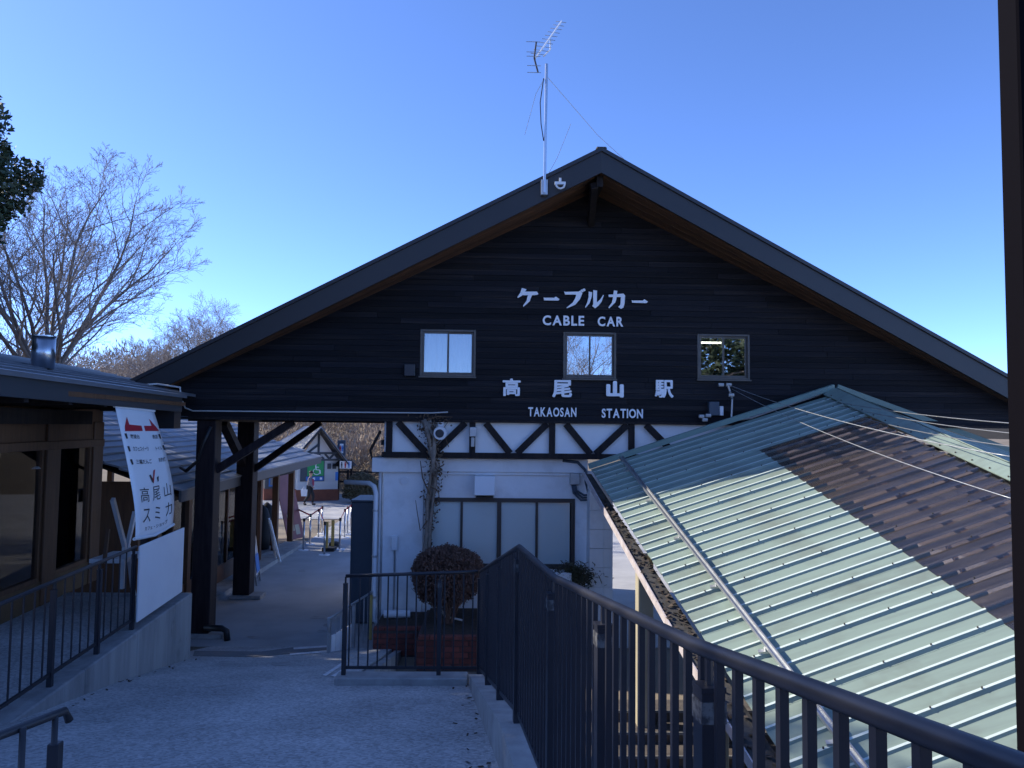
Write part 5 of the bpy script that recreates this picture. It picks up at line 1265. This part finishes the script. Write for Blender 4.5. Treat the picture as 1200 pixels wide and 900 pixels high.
pict(s2, 399, 525.5, ys2, 'ropered', 7); pict(s2, 401.4, 525.5, ys2, 'signblue', 7)
a, b = pq(393, 553, 396.3, 563, 41.4, .05); mb = MB(); mb.box(a, b); tag(mk('blue_notice', mb, 'signblue'), 'narrow blue notice at the right corner of the toilet house', 'sign')
# far boundary fence and olive bush
bf = thing('boundary_fence', 'dark post and rail fence in front of the dry hillside', 'fence', (-6, 45.5, 0))
for i in range(13):
    x = -11.5+i*1.0; mb = MB(); mb.box((x-.06, 45.44, 0), (x+.06, 45.56, 1.5)); mk('post', mb, 'darktimber', bf)
for z in (1.32, .75): mb = MB(); mb.box((-11.6, 45.57, z), (1.0, 45.64, z+.1)); mk('rail', mb, 'darktimber', bf)
rr = random.Random(8); c = PZ(421, 591, 0)
mb = MB()
for i in range(5200):
    u, th = rr.uniform(-.3, 1), rr.uniform(0, 6.283); q = math.sqrt(max(0, 1-u*u)); k = rr.uniform(.7, 1.03)
    p = Vector((c.x+q*math.cos(th)*.98*k, 41+q*math.sin(th)*.9*k, .15+(u*.5+.5)*.02+max(0, u)*1.25*k+.2)); d = Vector((rr.uniform(-1, 1), rr.uniform(-1, 1), rr.uniform(-.2, 1.2))).normalized()*.09; s_ = d.orthogonal().normalized()*.02; mb.quad(p-d-s_, p-d+s_, p+d+s_, p+d-s_)
ob = thing('round_bush', 'olive rounded bush beyond the queue barriers at the end of the path', 'bush', (c.x, 41, 0)); mk('foliage', mb, 'bushgreen', ob, norm=False)
mb = MB(); mb.tube([(c.x, 41, 0), (c.x, 41, .6)], .06, 6); mk('trunk', mb, 'bark', ob)

# ------------------------------------------------------------------ walking person
fp_ = PZ(362.5, 592, 0); X0, Y0 = fp_.x, fp_.y
pe = thing('person', 'person in black cap and grey and pink jacket walking with a white bag', 'person', (X0, Y0, 0))
def skin(name, verts, edges, radii, m, root=0, parent=pe):
    me = bpy.data.meshes.new(name); me.from_pydata([(X0+v[0]-ORI[parent.name].x, Y0+v[1]-ORI[parent.name].y, v[2]) for v in verts], edges, [])
    o = bpy.data.objects.new(name, me); COL.objects.link(o); o.parent = parent; ORI[o.name] = ORI[parent.name]
    o.modifiers.new('skin', 'SKIN'); sv = me.skin_vertices[0].data
    for i, r in enumerate(radii): sv[i].radius = r if isinstance(r, tuple) else (r, r)
    sv[root].use_root = True
    s = o.modifiers.new('sub', 'SUBSURF'); s.levels = 1; s.render_levels = 2
    me.materials.append(MATS[m]); return o
# joints: facing +x, mid stride
bv = [(0,0,.92),(0,0,1.12),(0.01,0,1.32),(.02,0,1.44),(.04,0,1.53),(.05,0,1.63),(.045,0,1.70),
      (0,.09,.90),(.16,.10,.50),(.13,.10,.10),(.27,.10,.045),      # leg forward
      (0,-.09,.90),(-.02,-.10,.50),(-.27,-.10,.13),(-.16,-.10,.04), # leg back
      (0,.19,1.38),(-.10,.23,1.12),(.02,.23,.90),(.07,.23,.82),
      (0,-.19,1.38),(.08,-.23,1.12),(.22,-.22,.95),(.28,-.22,.90)]
be = [(0,1),(1,2),(2,3),(3,4),(4,5),(5,6),(0,7),(7,8),(8,9),(9,10),(0,11),(11,12),(12,13),(13,14),(2,15),(15,16),(16,17),(17,18),(2,19),(19,20),(20,21),(21,22)]
brd = [.13,.12,.13,.055,.065,.095,.07,.09,.065,.045,.04,.09,.065,.045,.04,.06,.045,.035,.03,.06,.045,.035,.03]
skin('body', bv, be, brd, 'skin')
skin('jacket', [bv[i] for i in (0,1,2,15,16,17,19,20,21)] + [(.015, 0, 1.42)], [(0,1),(1,2),(2,3),(3,4),(4,5),(2,6),(6,7),(7,8),(2,9)], [(.165,.19),(.16,.19),(.15,.19),.085,.07,.055,.085,.07,.055,.085], 'jacket')
skin('jacket_front', [(.10,0,.95),(.115,0,1.15),(.11,0,1.38)], [(0,1),(1,2)], [(.09,.13),(.09,.13),(.07,.10)], 'jacketred')
skin('trousers', [(0,0,.90)]+[bv[i] for i in (7,8,9,11,12,13)], [(0,1),(1,2),(2,3),(0,4),(4,5),(5,6)], [.14,.11,.085,.065,.11,.085,.065], 'black')
skin('shoe', [(.10,.10,.06),(.22,.10,.045),(.31,.10,.04)], [(0,1),(1,2)], [.06,.055,.045], 'black'); skin('shoe', [(-.29,-.10,.10),(-.2,-.10,.055),(-.12,-.10,.035)], [(0,1),(1,2)], [.06,.055,.045], 'black')
mb = MB(); c = Vector((X0+.045, Y0, 1.70)); mb.tube([c+Vector((0, 0, -.03)), c+Vector((0, 0, .02)), c+Vector((0, 0, .07)), c+Vector((0, 0, .095))], [.112, .112, .085, .02], 14); mb.prism([c+Vector((.05, -.09, -.02)), c+Vector((.22, -.05, -.03)), c+Vector((.22, .05, -.03)), c+Vector((.05, .09, -.02))], (0, 0, .015)); mk('cap', mb, 'black', pe)
bgx = MB(); c = Vector((X0-.17, Y0-.28, .82)); c = Vector((X0-.22, Y0-.28, .66)); bgx.hexa([c+Vector((-.13, -.06, -.17)), c+Vector((.13, -.06, -.17)), c+Vector((.13, .06, -.17)), c+Vector((-.13, .06, -.17)), c+Vector((-.17, -.04, .17)), c+Vector((.17, -.04, .17)), c+Vector((.17, .04, .17)), c+Vector((-.17, .04, .17))]); bgx.tube([c+Vector((-.1, 0, .17)), c+Vector((0, 0, .33)), c+Vector((.1, 0, .17))], .012, 5)
tag(mk('carrier_bag', bgx, 'vinyl'), 'white carrier bag carried by the walking person', 'bag')

# ------------------------------------------------------------------ terrain and trees
hl = MB(); rr = random.Random(4)
def hill_z(x, y):
    d = max(0, y-47)
    base = min(.36*d, 5.4) + .085*max(0, d-12)*(.6+.4*math.tanh((-x-20)/30))
    return base + (1.0*math.sin(x*.11)+.7*math.sin(y*.13+x*.07)+.8*math.sin(x*.045+2))*min(1, d/14) - .03
NX, NY = 60, 26
for j in range(NY+1):
    for i in range(NX+1):
        x = -190+i*5.2; y = 47+j*6; hl.v.append(Vector((x, y, hill_z(x, y))))
for j in range(NY):
    for i in range(NX): a = j*(NX+1)+i; hl.f.append([a, a+1, a+NX+2, a+NX+1])
struct('hillside', hl, 'earth', smooth=True)
h2 = MB()
for j in range(9):
    for i in range(25): h2.v.append(Vector((-130+i*10.5, -26-j*9, -9 + 3*(i < 13) + j*2.0 + 2.2*math.sin(i*.9+j)+1.5*math.sin(i*.37-j*1.1))))
for j in range(8):
    for i in range(24): q = j*25+i; h2.f.append([q, q+1, q+26, q+25])
struct('hillside', h2, 'drybrush', smooth=True)
# leafless wood and dry brush covering the hillside: nobody could count it
mb = MB()
def tuft(x, y, z, s, n, up=.8):
    for i in range(n):
        u = Vector((rr.gauss(0, 1), rr.gauss(0, 1), rr.gauss(up*.4, 1))); u.normalize(); p = Vector((x, y, z)) + Vector((u.x*s*rr.random()**.4, u.y*s*rr.random()**.4, s*1.1+u.z*s*1.0*rr.random()**.4))
        d = (u+Vector((0, 0, up))).normalized()*rr.uniform(.12, .26)*(s**.5)*.8; w_ = d.orthogonal(); w_.rotate(Matrix.Rotation(rr.uniform(0, 6.28), 3, d)); w_ = w_.normalized()*rr.uniform(.016, .04)*(s**.5)
        mb.v += [p-d-w_*.5, p+d*.2+w_, p+d*1.2, p+d*.1-w_]; k = len(mb.v); mb.f.append([k-4, k-3, k-2, k-1])
for i in range(700):
    x = rr.uniform(-18, 1); y = 47.5+26*rr.random()**1.4; tuft(x, y, hill_z(x, y)-.3, rr.uniform(.8, 1.7), 90)
for i in range(1500):
    y = rr.uniform(60, 150); x = rr.uniform(-.9*y, -.1*y); tuft(x, y, hill_z(x, y)-.3, rr.uniform(1.2, 2.4), 80, .4)
o = mk('hillside_brush', mb, 'drybrush', norm=False); o['kind'] = 'stuff'

def bare_tree(name, label, base, height, spread, seed, levels=4, group=None, r0=None, limbs=6, bole=.36, side=1.0):
    """upright zelkova habit: a bole, ascending limbs, side branches all along every limb, fine twigs at the rim"""
    rg = random.Random(seed); o = thing(name, label, 'tree', base, group); tm, tw_ = MB(), MB()
    r0 = r0 or height*.02; base = Vector(base)
    def limb(p, d, L, r, lv):
        n = 6 if lv < 3 else 3; pts = [p.copy()]; rs = [r]; q = p.copy(); dd = d.copy()
        for i in range(n):
            dd = (dd + Vector((rg.gauss(0, .09), rg.gauss(0, .09), rg.gauss(.02, .05)))).normalized(); q = q + dd*(L/n); pts.append(q.copy()); rs.append(max(r*(1-.8*(i+1)/n), .006))
        (tm if lv == 0 else tw_).tube(pts, rs, 7 if lv == 0 else (5 if lv == 1 else 3), cap=False)
        if lv >= levels: return
        k = (10, 9, 8, 5, 4)[lv]; k = max(3, int(k*side))
        for j in range(k):
            t = .22+.78*(j+rg.random()*.8)/k; i = min(n-1, int(t*n)); a = pts[i].lerp(pts[i+1], t*n-i if t*n-i < 1 else 1)
            tg = (pts[i+1]-pts[i]).normalized(); e = tg.orthogonal().normalized(); e.rotate(Matrix.Rotation(j*2.4+rg.uniform(-.5, .5), 3, tg))
            tilt = rg.uniform(.5, 1.0)*spread; nd = (tg*math.cos(tilt)+e*math.sin(tilt)+Vector((0, 0, .12))).normalized()
            limb(a, nd, L*(.62-.34*t)*rg.uniform(.75, 1.15), max(rs[i]*.55, .007), lv+1)
    top = base + Vector((rg.gauss(0, .15), 0, height*bole)); tm.tube([base, base.lerp(top, .5)+Vector((.08, 0, 0)), top], [r0*1.15, r0*.95, r0*.8], 10, cap=False)
    for j in range(limbs):
        az = 2*math.pi*j/limbs+rg.uniform(-.3, .3); tilt = (.10 if j == 0 else rg.uniform(.3, .72))*spread
        p = base.lerp(top, 1-.38*(j/limbs)*rg.random()); d = Vector((math.cos(az)*math.sin(tilt), math.sin(az)*math.sin(tilt), math.cos(tilt)))
        limb(p, d, height*(1-bole)*(.95 if j == 0 else rg.uniform(.72, .95)), r0*.46, 0)
    mk('trunk', tm, 'bark', o, smooth=True, norm=False); mk('crown', tw_, 'twig', o, norm=False); return o
b1 = P(66, 430, 30); bare_tree('bare_tree', 'tall leafless spreading tree rising above the cafe roof at the left', (b1.x, 30, .8), 14.1, .88, 12, r0=.23, limbs=10, bole=.36, side=.8)
b2 = P(-8, 440, 34); bare_tree('bare_tree', 'leafless tree at the left edge behind the tall one', (b2.x, 35, 1.0), 11.5, 1.0, 25, r0=.2, limbs=6, levels=3)
b3 = P(224, 430, 46); bare_tree('bare_tree', 'small pale leafless tree just left of the station eave', (b3.x, 46, 2.0), 9.3, 1.15, 31, r0=.12, limbs=8, bole=.3, levels=3, side=1.25)
b4 = P(160, 430, 40); bare_tree('bare_tree', 'low leafless tree between the tall bare tree and the station eave', (b4.x, 42, 2.5), 6.6, 1.2, 44, r0=.12, limbs=6, bole=.25, levels=3)
b5 = P(1215, 500, 60); bare_tree('bare_tree', 'leafless tree peeping out beside the dark post at the right edge', (b5.x, 60, -1), 9, 1.0, 51, r0=.2, levels=2)
bare_tree('bare_tree', 'leafless tree behind the viewpoint that mirrors in the middle gable window', (4.6, -21, -6), 17, .95, 61, r0=.3, levels=3)

# evergreens: one shared crown mesh; unseen row at left added to shade the ramp
def evergreen_mesh(seed, n=7600):
    rg = random.Random(seed); mb = MB(); cl = []
    for i in range(46):
        th = rg.uniform(0, 6.283); u = rg.uniform(-.9, 1); q = math.sqrt(1-u*u)*rg.uniform(.45, 1); cl.append((Vector((q*math.cos(th)*3.3, q*math.sin(th)*3.3, u*4.2)), rg.uniform(.8, 1.5)))
    for i in range(n):
        c, s = rg.choice(cl); d = Vector((rg.gauss(0, 1), rg.gauss(0, 1), rg.gauss(0, .8))); d.normalize(); p = c + d*s*rg.uniform(.55, 1.05)
        l = Vector((rg.gauss(0, 1), rg.gauss(0, 1), rg.gauss(0, .6))).normalized()*rg.uniform(.10, .2); m_ = l.orthogonal(); m_.rotate(Matrix.Rotation(rg.uniform(0, 6.28), 3, l)); m_ = m_.normalized()*rg.uniform(.06, .13); mb.quad(p-l-m_, p+l-m_*.6, p+l*1.3, p-l*.2+m_)
    return mb
ev0 = None
def evergreen(x, y, zt, s, label, group='evergreens on the slope beside the terrace', rz=0.0, squash=1.0, gz=0.0):
    global ev0
    hc = zt - 4.7*s*squash
    if ev0 is None:
        o = thing('evergreen_tree', label, 'tree', (0, 0, 0), group)
        cm = evergreen_mesh(2); mk('crown', cm, 'evergreen', o, norm=False)
        mb = MB(); mb.tube([(0, 0, -14), (.1, 0, -6), (0, 0, -2), (.1, .1, 2.5)], [.38, .3, .22, .06], 9)
        for k in range(16):
            a = k*2.4; z = -3.5+k*.42; mb.tube([(0, 0, z), (1.3*math.cos(a), 1.3*math.sin(a), z+.5), (2.7*math.cos(a), 2.7*math.sin(a), z+.7)], [.09, .06, .02], 5)
        mk('trunk', mb, 'bark', o, smooth=True, norm=False); ev0 = o
    else: o = copy_thing(ev0, (0, 0, 0), label, group)
    o.location = (x, y, hc); o.rotation_euler = (0, 0, rz); o.scale = (s, s, s*squash); return o
EV = [(-14.85, 21.0, 13.6, .5), (-18.5, 14.0, 14.6, 1.1), (-16.6, 8.6, 14.7, .95), (-16.0, 4.0, 16.4, 1.0), (-18, 1.5, 15.0, 1.1), (-17.0, 11.5, 12.5, .95), (-17, 5.5, 12.5, .95), (-13.2, 3.2, 14.3, .8), (-14.0, 6.5, 12.6, .8), (-20, 6.5, 16.3, 1.1), (-15.4, 9.4, 15.7, .85), (-15.0, 12.4, 13.6, .8), (-16.4, 7.0, 15.6, .9), (-16.0, 10.4, 16.3, .9), (-18.3, 23, 12.2, .78), (-17.7, 19.4, 12.0, .78), (-21.6, 27, 12.6, .8), (-24.8, 31, 13, .85), (-17.2, 17.2, 11.6, .7), (14.5, -19, 10.5, 1.2), (18.5, -22, 11.5, 1.3)]
EL = ['dark leafy evergreen branch crown at the upper left edge of the sky'] + ['dark evergreen tree on the wooded slope left of the cafe']*18 + ['dark evergreen tree downhill behind the viewpoint']*2
for i, (x, y, zt, s) in enumerate(EV): evergreen(x, y, zt, s, EL[i], rz=i*1.7)
